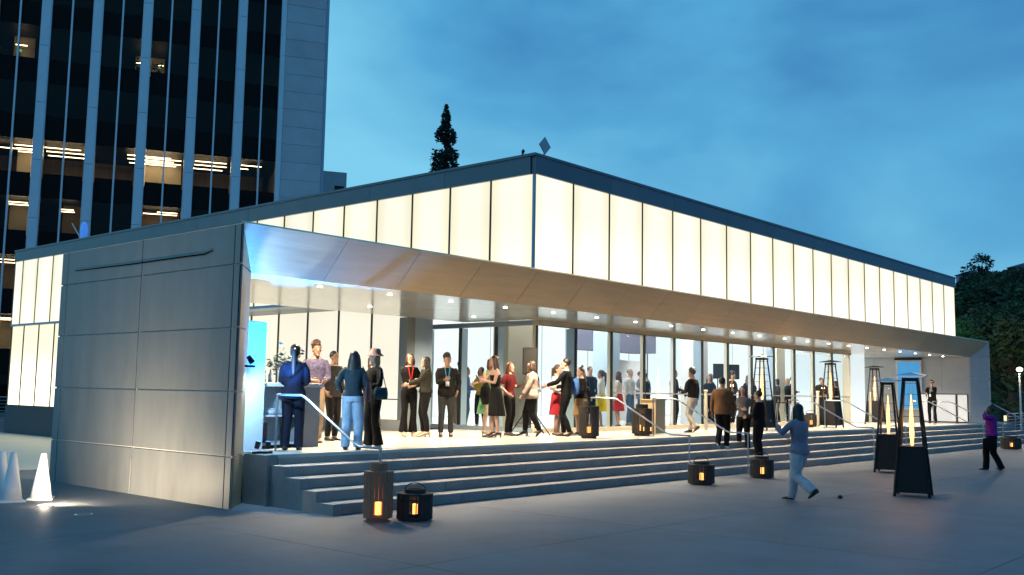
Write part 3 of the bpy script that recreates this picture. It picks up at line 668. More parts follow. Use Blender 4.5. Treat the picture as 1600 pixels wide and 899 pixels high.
def lantern(x, y, z, R, H, m, label, slats=26, handle=True, cand=1, tan=False, rz=0, es=1):
    t = empty('lantern', (x, y, z), rz, label=label, cat='lantern', group='woven candle lanterns')
    nh, fh = H*.15, H*.08; b0, b1 = fh, H-nh
    bm = bmesh.new(); loft(bm, [(0, 0, 0), (0, 0, fh)], [R*.80, R*.80], 16); fin_bm(bm, 'foot', m, t, True)
    me = None
    for k in range(slats):
        a = 2*PI*k/slats
        front = abs(((a+math.radians(90)+PI) % (2*PI))-PI) < .30/ (R/.25) *.8
        bm = bmesh.new(); w = PI*R/slats*(.86 if tan else .55)
        if front and tan: addbox(bm, (-w, -.008, b0+(b1-b0)*.36), (w, .008, b1))
        elif front: addbox(bm, (-w*.5, -.006, b0), (w*.5, .006, b1))
        else: addbox(bm, (-w*(1 if tan else 1.55), -.008, b0), (w*(1 if tan else 1.55), .008, b1))
        o = fin_bm(bm, 'slat', m, t, True); o.location = (R*math.cos(a), R*math.sin(a), 0); o.rotation_euler = (0, 0, a+PI/2)
    for h in ([b0, b0+(b1-b0)*.38, b0+(b1-b0)*.7, b1] if tan else [b0, b0+(b1-b0)*.78, b1]):
        bm = bmesh.new(); n = 28
        vs = [[bm.verts.new((rr*math.cos(2*PI*k/n), rr*math.sin(2*PI*k/n), h+dz)) for k in range(n)] for rr, dz in ((R+.010, -.012), (R+.010, .012), (R-.012, .012), (R-.012, -.012))]
        for i in range(4):
            for k in range(n): bm.faces.new((vs[i][k], vs[i][(k+1) % n], vs[(i+1) % 4][(k+1) % n], vs[(i+1) % 4][k]))
        bmesh.ops.recalc_face_normals(bm, faces=bm.faces); fin_bm(bm, 'hoop', m, t, True)
    bm = bmesh.new(); n = 28
    vs = [[bm.verts.new((rr*math.cos(2*PI*k/n), rr*math.sin(2*PI*k/n), h)) for k in range(n)] for rr, h in ((R, b1-.004), (R, b1+.012), (R*.62, b1+.016), (R*.62, H), (R*.56, H), (R*.56, b1))]
    for i in range(5):
        for k in range(n): bm.faces.new((vs[i][k], vs[i][(k+1) % n], vs[i+1][(k+1) % n], vs[i+1][k]))
    bmesh.ops.recalc_face_normals(bm, faces=bm.faces); fin_bm(bm, 'neck', m, t, True)
    if handle:
        bm = bmesh.new(); pts = [(R*.6*math.cos(a), 0, H-.02+R*.45*math.sin(a)) for a in [PI*k/10 for k in range(11)]]
        loft(bm, pts, [.008]*11, 6, hint=Vector((0, 1, 0))); fin_bm(bm, 'handle', m, t, True)
    ch = .13 if not tan else .17; c0 = fh+(.06 if not tan else .03)
    bm = bmesh.new(); loft(bm, [(0, 0, fh), (0, 0, c0)], [R*.6, R*.6], 14); fin_bm(bm, 'candle_tray', m, t, True)
    for c in range(cand):
        bm = bmesh.new(); cx = (-.06+.12*c) if cand > 1 else 0; cy = -R*.45; loft(bm, [(cx, cy, c0), (cx, cy, c0+ch*(1 if c == 0 else .7))], [.042, .042], 14); fin_bm(bm, 'candle', CANDLE, t, True)
    lamp('candle_light', 'POINT', (0, 0, 0), 1.6*es, (1, .5, .18), t, .03).location = (0, 0, fh+ch+.06)
lantern(9.06, 10.27, 0, .19, .76, TANW, 'tall tan lantern with a lit candle at the foot of the steps', 22, False, 1, True, -.70)
lantern(9.50, 10.02, 0, .235, .41, BLACKW, 'squat black lantern beside the tall tan lantern', 26, True, 1, False, -.80)
lantern(17.43, 10.25, 0, .25, .44, BLACKW, 'squat black lantern alone at the foot of the steps, left of the walking woman', 26, True, 1, False, -.95)
lantern(19.85, 10.19, 0, .24, .45, BLACKW, 'squat black lantern at the feet of the woman in black', 26, True, 1, False, -1.0)
lantern(38.94, 10.25, 0, .33, .45, BLACKW, 'distant black lantern at the right behind the woman in purple', 26, True, 1, False, -1.2)
lantern(17.94, 13.39, .75, .215, .82, BLACKW, 'tall black lantern on the terrace edge behind the second handrail', 30, False, 1, False, -.95)
lantern(20.25, 13.53, .75, .235, .75, BLACKW, 'tall black lantern with candles beside the pale wooden plinth', 30, False, 3, False, -.98)
lantern(31.3, 14.3, .75, .26, .46, BLACKW, 'squat black lantern on the terrace left of the second terrace heater', 24, True, 1, False, -1.1)
# wooden plinth (raised box table)
t = empty('wooden_plinth', (21.3, 13.9, .75), label='pale square wooden plinth on the terrace between two handrails', cat='plinth')
for nm, a, b in (('side_panel', (-.22, -.22, .02), (-.20, .22, .84)), ('side_panel', (.20, -.22, .02), (.22, .22, .84)), ('front_panel', (-.198, -.22, .02), (.198, -.20, .84)), ('back_panel', (-.198, .20, .02), (.198, .22, .84)), ('top', (-.235, -.235, .841), (.235, .235, .87))): box(nm, a, b, WOOD, t, True)
t.rotation_euler = (0, 0, 0)
# pale stanchion posts
for x, y, h, lab in ((24.4, 14.2, 1.1, 'slim cream post with a square base beside the man in the brown jacket'), (31.2, 14.0, 1.15, 'slim cream post with a round base left of the second terrace heater'), (37.1, 14.6, 1.15, 'slim cream post with a round base left of the farthest heater')):
    t = empty('post', (x, y, .75), label=lab, cat='post'); bm = bmesh.new(); loft(bm, [(0, 0, 0), (0, 0, .02), (0, 0, .03), (0, 0, h)], [.16, .15, .05, .045], 14); fin_bm(bm, 'stem', CREAM, t, True)
    bm = bmesh.new(); loft(bm, [(0, 0, h), (0, 0, h+.04)], [.06, .055], 14); fin_bm(bm, 'cap', CREAM, t, True)
def speaker(x, y, zb, h, w, rz, label, tripod=True):
    s = empty('speaker_stand', (x, y, .78 if y > SY else .75), rz, label='tripod under the '+label, cat='speaker stand'); z0 = s.location.z
    bm = bmesh.new(); loft(bm, [(0, 0, .25), (0, 0, zb-z0)], [.02, .018], 8); fin_bm(bm, 'pole', BLACK, s, True)
    for k in range(3):
        a = 2*PI*k/3+.4; bm = bmesh.new(); loft(bm, [(0, 0, .68), (.55*math.cos(a), .55*math.sin(a), .0)], [.013, .013], 6); fin_bm(bm, 'leg', BLACK, s, True)
        bm = bmesh.new(); loft(bm, [(0, 0, .27), (.32*math.cos(a), .32*math.sin(a), .28)], [.008, .008], 5); fin_bm(bm, 'brace', BLACK, s, True)
    q = empty('loudspeaker', (x, y, zb), rz, label=label, cat='loudspeaker')
    bm = bmesh.new(); v = [bm.verts.new(p) for p in ((-w/2, -.17, 0), (w/2, -.17, 0), (w*.36, .17, 0), (-w*.36, .17, 0), (-w/2, -.17, h), (w/2, -.17, h), (w*.36, .17, h), (-w*.36, .17, h))]
    for f in ((3, 2, 1, 0), (4, 5, 6, 7), (0, 1, 5, 4), (1, 2, 6, 5), (2, 3, 7, 6), (3, 0, 4, 7)): bm.faces.new([v[i] for i in f])
    bmesh.ops.bevel(bm, geom=list(bm.edges), offset=.012, segments=2, affect='EDGES'); fin_bm(bm, 'cabinet', mat('speaker_black', (.008, .007, .006), .6, spec=.2, var=.2), q, True)
    box('grille', (-w/2+.02, -.18, .02), (w/2-.02, -.171, h-.02), mat('grille_dark', (.009, .008, .006), .6, var=.3, vscale=90), q, True)
speaker(17.75, 14.98, 2.15, .62, .34, -.85, 'black loudspeaker above the woman in the beige blazer')
speaker(30.0, 17.0, 2.30, .50, .36, -.9, 'left one of two black loudspeakers above the man in the brown jacket')
speaker(30.9, 16.9, 2.30, .50, .36, -.9, 'right one of two black loudspeakers above the steps')
def cone(x, y, h, lean, label):
    t = empty('traffic_cone', (x, y, 0), random.uniform(0, 1), label=label, cat='cone', group='white cones on the plaza by the side wall')
    bm = bmesh.new(); loft(bm, [(0, 0, 0), (0, 0, .025), (0, 0, .03)], [(.25, .25), (.25, .25), (.22, .22)], 4); fin_bm(bm, 'base_plate', CONE, t, True)
    bm = bmesh.new(); loft(bm, [(0, 0, .028), (lean*.03, 0, h*.3), (lean*.07, 0, h*.7), (lean*.1, 0, h-.01), (lean*.1, 0, h)], [.155, .125, .075, .045, .035], 18); fin_bm(bm, 'cover', CONE, t, True, smooth=False)
    for p in t.children[-1].data.polygons: p.use_smooth = len(p.vertices) == 4
random.seed(3)
cone(6.92, 15.56, .70, 0, 'white cone nearest the side wall, right one of the group')
cone(6.45, 15.5, .73, 0, 'front white cone of the pair at the left photo edge')
cone(6.60, 16.25, .70, 0, 'white cone half hidden behind the front one at the left edge')
# screen on the end wall
t = empty('wall_screen', (44.36, 15.7, 2.0), label='blue wall screen in a white frame on the end wall behind the plaza heaters', cat='screen')
for nm, a, b in (('frame', (-.07, -.55, -.75), (-.0, -.47, 1.40)), ('frame', (-.07, .47, -.75), (-.0, .55, 1.40)), ('frame', (-.07, -.469, 1.32), (-.0, .469, 1.40)), ('frame', (-.07, -.469, -.75), (0, .469, -.68))): box(nm, a, b, WHITE, t, True)
box('panel', (-.05, -.469, -.679), (-.02, .469, 1.319), mat('screen_blue', (.03, .2, .45), .15, emit=(.035, .22, .45), es=1.0), t, True)
box('housing', (-.25, -.55, 1.42), (-.0, .55, 1.5), BLACK, t, True)
# white screen panels with dark frame in front of the end wall
t = empty('screen_fence', (44.2, 13.25, .75), label='two low white panels in a dark frame standing before the right end wall', cat='screen')
for ya, yb in ((0, .42), (.48, 1.95)):
    box('panel', (-.01, ya+.03, .06), (.01, yb-.03, 1.17), mat('milky_panel', (.8, .78, .74), .3, emit=(1, .93, .85), es=.55), t, True)  # own emission replaces lamp light falling on the white boards
for ya in (-.015, .435, 1.965): box('post', (-.025, ya-.015+.01, 0), (.025, ya+.035, 1.2), BLACK, t, True)
box('frame', (-.02, 0, 1.201), (.02, 2.0, 1.225), BLACK, t, True); box('frame', (-.02, 0.02, .02), (.02, 1.95, .05), BLACK, t, True)
# railings beyond
def bar_rail(p0, p1, h, nb, label, z=0):
    d = Vector(p1)-Vector(p0); Ln = d.length; t = empty('bar_railing', p0, math.atan2(d.y, d.x), label=label, cat='railing')
    for k in range(nb):
        bm = bmesh.new(); zz = .12+(h-.12)*k/(nb-1); r = .022 if k == nb-1 else .011; loft(bm, [(0, 0, zz), (Ln, 0, zz)], [r, r], 6); fin_bm(bm, 'bar', RAILM, t, True)
    n = int(Ln/1.6)+1
    for k in range(n+1): box('post', (Ln*k/n-.025, -.02, 0), (Ln*k/n+.025, .02, h-.02), RAILM, t, True)
bar_rail((47.5, 12.6, 0), (52.2, 12.9, 0), 1.15, 9, 'steel bar railing behind the woman in purple at the right')
bar_rail((9, 47.2, 0), (18.6, 45.2, 0), 1.15, 8, 'steel bar railing in front of the lit glass at the far left')
t = empty('bollard_light', (52.0, 13.9, 0), label='short glowing bollard behind the railing at the right', cat='bollard')
bm = bmesh.new(); loft(bm, [(0, 0, 0), (0, 0, .75)], [.07, .07], 12); fin_bm(bm, 'body', CREAM, t, True)
bm = bmesh.new(); loft(bm, [(0, 0, .751), (0, 0, 1.0)], [.065, .065], 12); fin_bm(bm, 'lens', mat('bollard_lens', (1, .9, .6), .4, emit=(1, .80, .35), es=1.2), t, True)
t = empty('planter', (19.6, 43.2, 0), .4, label='dark planter box with a small conical shrub at the far left', cat='planter')
box('box', (-.7, -.3, 0), (.75, .3, .95), mat('planter_dark', (.03, .035, .04), .6), t, True)
bm = bmesh.new(); random.seed(9)
for _ in range(420):
    u = random.random(); r = .5*(1-u)*math.sqrt(random.random()); a = random.uniform(0, 6.28); p = Vector((-1.1+r*math.cos(a), r*math.sin(a), .1+1.35*u)); f1, f2 = frame_of(Vector((random.gauss(0, 1), random.gauss(0, 1), random.gauss(0, 1))))
    bm.faces.new([bm.verts.new(p+f1*.06*x+f2*.05*y) for x, y in ((-1, 0), (0, -1), (1, 0), (0, 1))])
fin_bm(bm, 'shrub', LEAFD, t, True)
# ------------------------------------------------------------------ bar area, blue-lit
WB = mat('bar_white', (.76, .78, .80), .4, var=.04)
t = empty('blank_totem', (9.34, 13.72, .75), .12, label='tall blank white slab lit blue beside the left end wall', cat='totem')
box('slab', (-.22, -.09, .012), (.20, .09, 2.06), WB, t, True, bevel=.006); box('foot_plate', (-.25, -.14, 0), (.23, .14, .011), WB, t, True)
t = empty('bar_counter', (10.4, 14.25, .75), .06, label='white bar counter with open shelves behind the woman with the ponytail', cat='bar counter')
box('counter_top', (-1.0, -.36, 1.02), (.50, .36, 1.08), WB, t, True, bevel=.004)
box('side_panel', (-.98, -.33, 0), (-.93, .33, 1.018), WB, t, True); box('side_panel', (.13, -.33, 0), (.48, .33, 1.018), mat('bar_grey', (.34, .35, .36), .5), t, True)
box('back_panel', (-.929, .28, 0), (.129, .33, 1.018), WB, t, True)
for z in (.06, .52): box('shelf', (-.929, -.31, z), (.129, .279, z+.03), WB, t, True)
box('crate', (-.8, -.2, .092), (-.52, .1, .42), mat('crate_dark', (.03, .035, .06), .7), None).matrix_world = t.matrix_basis @ Matrix()
cr = bpy.data.objects['crate']; tag(cr, 'dark box on the lower shelf of the white bar', 'box')
NAV = mat('cloth_pale_heap', (.6, .65, .7), .8, var=.2, vscale=8)
bm = bmesh.new(); random.seed(4)
for k in range(5): ball(bm, (-.75+.16*k, -.1+random.uniform(-.05, .05), .60), (.12, .1, .05+.02*random.random()), 8)
hp = fin_bm(bm, 'napkin_heap', NAV); hp.matrix_world = t.matrix_basis @ Matrix(); tag(hp, 'heap of pale napkins on the upper shelf of the white bar', 'napkins')
BG = [mat('bottle_dark', (.03, .06, .05), .08), mat('bottle_clear', (.5, .6, .62), .08), mat('bottle_amber', (.25, .10, .03), .1)]
for k in range(9):
    xx = 9.55+.125*k; yy = 14.0+random.uniform(0, .28); h = random.uniform(.20, .33); z = 1.831
    b = empty('bottle', (xx, yy, z), label='%s glass bottle on the white bar, %s from the blank slab' % (('dark', 'clear', 'amber')[k % 3], ('first', 'second', 'third', 'fourth', 'fifth', 'sixth', 'seventh', 'eighth', 'ninth')[k]), cat='bottle', group='bottles standing on the white bar')
    bm = bmesh.new(); loft(bm, [(0, 0, 0), (0, 0, h*.62), (0, 0, h*.75), (0, 0, h)], [.036, .036, .014, .013], 10); fin_bm(bm, 'glass_body', BG[k % 3], b, True, smooth=True)
    bm = bmesh.new(); loft(bm, [(0, 0, h*.2), (0, 0, h*.5)], [.0368, .0368], 10, cap=False); fin_bm(bm, 'label_band', WB, b, True)
vs = empty('flower_arrangement', (10.25, 14.15, 1.831), label='loose arrangement of blue-grey leaves and twigs in a vase on the white bar', cat='flowers')
bm = bmesh.new(); loft(bm, [(0, 0, 0), (0, 0, .12), (0, 0, .22)], [.07, .09, .06], 12); fin_bm(bm, 'vase', WB, vs, True)
bm = bmesh.new()
for k in range(22):
    a = random.uniform(0, 6.28); r = random.uniform(.12, .42); h = random.uniform(.25, .62); tip = Vector((r*math.cos(a), r*math.sin(a), h)); loft(bm, [(0, 0, .18), tip*.5+Vector((0, 0, .12)), tip], [.004, .003, .002], 4)
    for q in range(9):
        p = tip*(.45+.06*q)+Vector((random.gauss(0, .03), random.gauss(0, .03), .08+random.gauss(0, .03))); f1, f2 = frame_of(Vector((random.gauss(0, 1), random.gauss(0, 1), random.gauss(0, 1))))
        bm.faces.new([bm.verts.new(p+f1*.045*x+f2*.022*y) for x, y in ((-1, 0), (0, -1), (1, 0), (0, 1))])
fin_bm(bm, 'foliage', mat('eucalyptus', (.10, .15, .15), .6, var=.4, vscale=20), vs, True)
def par(x, y, z, tgt, en, col, label, spot=80):
    t = empty('stage_light', (x, y, z), label=label, cat='stage light')
    box('yoke', (-.08, -.02, 0), (.08, .02, .03), BLACK, t, True)
    d = (Vector(tgt)-Vector((x, y, z+.12))).normalized(); bm = bmesh.new(); loft(bm, [Vector((0, 0, .12))-d*.05, Vector((0, 0, .12))+d*.06], [.035, .045], 14); fin_bm(bm, 'can', BLACK, t, True)
    bm = bmesh.new(); loft(bm, [Vector((0, 0, .12))+d*.061, Vector((0, 0, .12))+d*.064], [.041, .041], 14); fin_bm(bm, 'lens', mat('blue_lens', (.1, .4, 1), .3, emit=(.12, .45, 1), es=4), t, True)
    p = Vector((x, y, z+.12))+d*.09; l = lamp('beam', 'SPOT', p, en, col, t, .04, tgt, math.radians(spot), .5); l.location = p-Vector((x, y, z)); return t
par(8.99, 12.98, .75, (9.95, 12.85, 4.0), 2400, (.03, .26, 1.0), 'small blue stage light on the terrace corner under the canopy edge', 70)
par(9.12, 12.90, .75, (9.42, 12.80, 3.75), 420, (.55, .80, 1.0), 'small cool white stage light beside the blue one on the terrace corner', 27)
par(8.70, 12.84, 2.05, (10.2, 12.9, .6), 300, (.38, .68, 1.0), 'small blue stage light fixed high on the end of the side wall', 135)

# ------------------------------------------------------------------ people
def fabric(name, col, rough=.85, var=.12): return mat('cloth_'+name, col, rough, var=var*1.8, vscale=9, bump=.7, bscale=9, spec=.15)
SK = [mat('skin_light', (.50, .30, .21), .55, var=.05), mat('skin_tan', (.36, .20, .13), .55, var=.05), mat('skin_dark', (.10, .055, .035), .5, var=.05)]
HAIRC = {'black': mat('hair_black', (.012, .010, .009), .5, var=.3, vscale=60), 'brown': mat('hair_brown', (.045, .022, .012), .5, var=.3, vscale=60), 'blond': mat('hair_blond', (.38, .25, .11), .5, var=.2, vscale=60), 'auburn': mat('hair_auburn', (.12, .04, .015), .5, var=.3, vscale=60), 'grey': mat('hair_grey', (.25, .24, .22), .6, var=.2, vscale=60)}
FACEM = mat('face_dark_features', (.02, .012, .01), .4); LIPM = mat('lips', (.28, .07, .06), .5); SHOEB = mat('shoe_black', (.012, .012, .012), .35); SHOEN = mat('shoe_nude', (.48, .33, .22), .5); SHOEW = mat('shoe_white', (.6, .6, .58), .6)
def remesh(bm, name, mats, voxel, parent, smooth_it=3, extra=None):
    me = bpy.data.meshes.new('raw'); bm.to_mesh(me); bm.free()
    ob = bpy.data.objects.new('raw', me); COL.objects.link(ob)
    m = ob.modifiers.new('r', 'REMESH'); m.mode = 'VOXEL'; m.voxel_size = voxel; m.use_smooth_shade = True
    if smooth_it: s = ob.modifiers.new('s', 'SMOOTH'); s.iterations = smooth_it; s.factor = .5
    dg = bpy.context.evaluated_depsgraph_get(); me2 = bpy.data.meshes.new_from_object(ob.evaluated_get(dg))
    bpy.data.objects.remove(ob); bpy.data.meshes.remove(me)
    if extra:
        b2 = bmesh.new(); b2.from_mesh(me2); extra(b2); b2.to_mesh(me2); b2.free()
    me2.name = name; me2.materials.clear()
    for q in mats: me2.materials.append(q)
    for p in me2.polygons: p.use_smooth = True
    o = bpy.data.objects.new(name, me2); COL.objects.link(o); o.parent = parent; return o
def ik(a, t, l1, l2, pole):
    a = Vector(a); t = Vector(t); d = t-a; L_ = min(d.length, (l1+l2)*.995); dn = d.normalized(); t = a+dn*L_
    c = (l1*l1+L_*L_-l2*l2)/(2*L_); h = math.sqrt(max(0, l1*l1-c*c)); p = Vector(pole); p = (p-dn*p.dot(dn)).normalized()
    return a+dn*c+p*h, t
ARM = {'down': (.27, .02, .83), 'phone': (.07, .30, 1.20), 'cross': (-.05, .21, 1.14), 'pocket': (.23, .06, .95), 'face': (.09, .17, 1.52), 'hold': (.12, .27, 1.08), 'swingf': (.24, .24, .92), 'swingb': (.26, -.22, .90), 'hip': (.22, .08, 1.0), 'raise': (.22, .30, 1.35), 'reach': (.16, .42, 1.12)}
HX = Vector((1, 0, 0))
def person(label, x, y, z, ang, h, skin=0, hair='black', style='short', top=None, topstyle='jacket', bottom=None, bstyle='slim', shoe=SHOEB, heels=False, L='down', R='down', stride=0, fem=False, w=1.0, sleeve='long', lanyard=None, hat=None, lo=False, glasses=False, lean=0, tophem=None, skirt_z=None, lift=0, turn=0, inner=None):
    s = h/1.75; b = Vector((x, y, 0)).normalized(); t = -b; r = Vector((b.y, -b.x, 0)); a = math.radians(ang)
    f = t*math.cos(a)+r*math.sin(a)
    P = empty('person', (x, y, z), math.atan2(-f.x, f.y), label=label, cat='person'); P.scale = (s, s, s)
    vx = .026 if lo else .0145
    sh = .168 if fem else .195; hipw = .085
    if stride: feet = {1: (.07, .30*stride, .08), -1: (-.07, -.36*stride, .10+.16*lift)}
    else: feet = {1: (.11, .02, .08), -1: (-.11, -.03, .08)}
    hz = .92-.03*abs(stride)
    if heels: z += .05*s; P.location.z = z
    hip = {k: Vector((k*hipw, 0, hz)) for k in (1, -1)}; leg = {}
    for k in (1, -1): kn, an = ik(hip[k], feet[k], .432, .416, (.06*k, 1, .1)); leg[k] = (hip[k], kn, an)
    ln = lambda zz: lean*(zz-.95)          # forward lean of the upper body
    arm = {}
    for k, nm in ((1, R), (-1, L)):
        S = Vector((k*sh, ln(1.42)-.01, 1.42)); tg = nm if isinstance(nm, tuple) else ARM[nm]; tg = Vector((k*tg[0], tg[1]+ln(tg[2]), tg[2]))
        el, wr = ik(S, tg, .295, .255, (k*.45, -.8, -.5)); arm[k] = (S, el, wr)
    tw_ = math.radians(turn); HR_ = Matrix.Rotation(tw_, 4, 'Z')
    hc = Vector((0, ln(1.6)+.02, 1.60))
    def head(p): return hc + (HR_ @ Vector(p))
    def torso(bm, g, z0=.86, zt=1.50, bottomflare=0):
        ch = (.150, .108) if fem else (.168, .115); wa = (.118, .092) if fem else (.145, .105); hi = (.168, .118) if fem else (.158, .112)
        prof = [(.84, (hi[0]*.93, hi[1])), (.93, hi), (1.06, wa), (1.20, ((ch[0]+wa[0])/2, .105)), (1.32, (ch[0]+.01, ch[1])), (1.40, (sh*.92, .092)), (1.455, (sh*.62, .068)), (1.50, (.062, .058))]
        pts, rad = [], []
        for zz, (a1, a2) in prof:
            if zz < z0-.001 or zz > zt+.001: continue
            fl = bottomflare if zz < 1.1 else 0
            pts.append((0, ln(zz), zz)); rad.append(((a1*w+g+fl), (a2*w+g+fl)))
        loft(bm, pts, rad, 18, hint=HX)
    # body
    bm = bmesh.new(); torso(bm, 0)
    loft(bm, [(0, ln(1.44), 1.44), (0, ln(1.53)+.008, 1.56)], [.056, .052], 12, hint=HX)
    ball(bm, head((0, 0, .035)), (.074, .092, .098), 16); ball(bm, head((0, .022, -.035)), (.056, .068, .078), 14)
    ball(bm, head((0, .096, -.005)), (.013, .019, .024), 8); ball(bm, head((0, .083, -.085)), (.030, .020, .022), 8)
    for k in (1, -1): ball(bm, head((k*.076, -.005, .0)), (.012, .022, .032), 8)
    for k in (1, -1):
        S, el, wr = arm[k]; loft(bm, [S+Vector((-k*.03, 0, .0)), S+(el-S)*.35, el, el+(wr-el)*.35, wr], [.048, .045, .037, .038, .026], 10)
        d = (wr-el).normalized(); loft(bm, [wr, wr+d*.045, wr+d*.092], [(.026, .018), (.039, .017), (.036, .014)], 10, hint=Vector((0, 1, 0)) if abs(d.z) > .7 else Vector((0, 0, 1)))
        H_, kn, an = leg[k]; loft(bm, [H_+Vector((0, 0, .04)), H_+(kn-H_)*.3, kn, kn+(an-kn)*.33+Vector((0, -.015, 0)), an], [.086, .083, .056, .054, .036], 12)
        loft(bm, [an+Vector((0, -.04, -.03)), an+Vector((0, .03, -.035)), an+Vector((0, .13, -.055))], [(.032, .035), (.036, .03), (.036, .018)], 10, hint=HX)
    def fingers(b2):
        for k in (1, -1):
            S, el, wr = arm[k]; d = (wr-el).normalized(); hint = Vector((0, 1, 0)) if abs(d.z) > .7 else Vector((0, 0, 1)); u, v = frame_of(d, hint); cu = v*(-1 if v.dot(Vector((k, 0, 0))) > 0 else 1)
            if lo: continue
            base = wr+d*.078
            for i, (o, Lf) in enumerate(((-.028, .062), (-.010, .075), (.009, .080), (.027, .072))):
                p = base+u*o; loft(b2, [p, p+d*Lf*.5+cu*.008, p+d*Lf*.85+cu*.028, p+d*Lf+cu*.045], [.0095, .009, .008, .006], 6)
            p = wr+d*.028+u*.030; loft(b2, [p, p+u*.022+d*.022+cu*.01, p+u*.026+d*.052+cu*.022], [.011, .010, .007], 6)
        for k in (1, -1):
            ball(b2, head((k*.029, .083, .022)), (.011, .007, .006), 6, 1); loft(b2, [head((k*.014, .092, .045)), head((k*.045, .080, .046))], [.0045, .003], 4, mi=1)
        loft(b2, [head((-.022, .090, -.046)), head((0, .096, -.045)), head((.022, .090, -.046))], [.004, .007, .004], 5, mi=2)
    remesh(bm, 'body', [SK[skin], FACEM, LIPM], vx*.9, P, 2, fingers)
    # trousers / skirt
    if bstyle in ('slim', 'flare', 'wide'):
        bm = bmesh.new(); torso(bm, .010, .84, 1.10)
        for k in (1, -1):
            H_, kn, an = leg[k]; e_ = an+Vector((0, -.01, (-.035 if bstyle != 'slim' else .0)))
            rr = {'slim': (.100, .098, .070, .065, .056), 'flare': (.100, .096, .070, .076, .105), 'wide': (.100, .102, .084, .078, .078)}[bstyle]
            loft(bm, [H_+Vector((0, 0, .03)), H_+(kn-H_)*.3, kn, kn+(e_-kn)*.45+Vector((0, -.012, 0)), e_], [q*w for q in rr], 14)
        remesh(bm, 'trousers', [bottom], vx, P, 2)
    elif bstyle == 'skirt':
        zb = skirt_z or .55; bm = bmesh.new(); n = 36; zz_ = [1.06, .98, .90, (zb+.9)/2, zb+.01, zb]; rings = []
        for i, q in enumerate(zz_):
            u = (1.06-q)/(1.06-zb); rx = (.132 if q > 1 else .172+.07*u)*w; ry = (.10 if q > 1 else .122+.06*u)*w
            rings.append([bm.verts.new((rx*(1+.06*u*math.sin(9*th))*math.cos(th), ln(q)+ry*(1+.07*u*math.sin(9*th+1))*math.sin(th), q)) for th in (2*PI*j/n for j in range(n))])
        for i in range(len(rings)-1):
            for j in range(n): bm.faces.new((rings[i][j], rings[i+1][j], rings[i+1][(j+1) % n], rings[i][(j+1) % n]))
        bm.faces.new(rings[0]); fin_bm(bm, 'skirt', bottom, P, True, smooth=True)
    # top
    if top:
        bm = bmesh.new()
        hem = tophem or {'jacket': .84, 'shirt': .96, 'dress': .93, 'strapless': .93, 'tee': .93}[topstyle]
        g = {'jacket': .026, 'shirt': .016, 'dress': .013, 'strapless': .011, 'tee': .016}[topstyle]
        zt = 1.345 if topstyle == 'strapless' else 1.47
        hem = min([.84, .93, 1.06], key=lambda q: abs(q-hem)); torso(bm, g, hem, zt, .012 if topstyle == 'jacket' else 0)
        if topstyle != 'strapless':
            for k in (1, -1):
                S, el, wr = arm[k]; rr = .008 if topstyle != 'jacket' else .014
                if sleeve == 'long': loft(bm, [S+Vector((-k*.05, 0, .0)), S+(el-S)*.35, el, el+(wr-el)*.4, el+(wr-el)*.94], [.056+rr, .054+rr, .048+rr, .044+rr, .036+rr], 12)
                elif sleeve == 'short': loft(bm, [S+Vector((-k*.05, 0, .0)), S+(el-S)*.35, S+(el-S)*.72], [.058+rr, .058+rr, .056+rr], 12)
        remesh(bm, {'jacket': 'jacket', 'shirt': 'shirt', 'dress': 'dress_top', 'strapless': 'dress_top', 'tee': 'tee_shirt'}[topstyle], [top], vx, P, 2)
        if inner and not lo:
            bm = bmesh.new(); v = [bm.verts.new(p) for p in ((-.055, ln(1.46)+.085, 1.46), (.055, ln(1.46)+.085, 1.46), (.045, ln(1.2)+.15, 1.2), (.02, ln(1)+.155, .98), (-.02, ln(1)+.155, .98), (-.045, ln(1.2)+.15, 1.2))]
            bm.faces.new(v); ext = bmesh.ops.extrude_face_region(bm, geom=bm.faces[:]); 
            for q in [e for e in ext['geom'] if isinstance(e, bmesh.types.BMVert)]: q.co.y -= .04
            bmesh.ops.recalc_face_normals(bm, faces=bm.faces); fin_bm(bm, 'shirt_front', inner, P, True)
    # shoes
    for k in (1, -1):
        an = leg[k][2]; bm = bmesh.new(); pt = Vector((0, .06 if heels else 0, -.05 if heels else 0))
        if stride and k == -1: tilt = -.7
        else: tilt = 0
        rm = Matrix.Rotation(tilt*.8, 3, 'X'); q = lambda v: an + rm @ Vector(v)
        loft(bm, [q((0, -.075, -.045)), q((0, -.045, -.035)), q((0, .03, -.04)), q(Vector((0, .11, -.058))+pt*.8), q(Vector((0, .175, -.066))+pt)], [(.026, .026), (.038, .040), (.041, .036), (.045, .022), (.022, .012)], 12, hint=HX)
        if not heels: 
            loft(bm, [q((0, -.07, -.070)), q((0, .16, -.074))], [(.038, .008), (.036, .006)], 10, hint=HX)
        else: loft(bm, [q((0, -.055, -.04)), q((0, -.06, -.128))], [.022, .014], 8)
        fin_bm(bm, 'shoe', shoe, P, True, smooth=True)
    # hair
    HM = HAIRC[hair]; bm = bmesh.new()
    ball(bm, head((0, -.022, .058)), (.087, .098, .095), 14)
    if style in ('long', 'bob', 'pony'): ball(bm, head((0, -.045, .01)), (.084, .072, .10), 12)
    if style == 'long':
        loft(bm, [head((0, -.035, .06)), head((0, -.06, -.06)), head((0, -.085, -.19)), head((0, -.10, -.36)), head((0, -.10, -.46))], [(.085, .065), (.098, .06), (.105, .05), (.08, .04), (.035, .02)], 14, hint=HX)
        for k in (1, -1): loft(bm, [head((k*.07, .02, .08)), head((k*.088, .01, -.03)), head((k*.095, .0, -.16)), head((k*.085, -.02, -.27))], [.02, .03, .032, .012], 8)
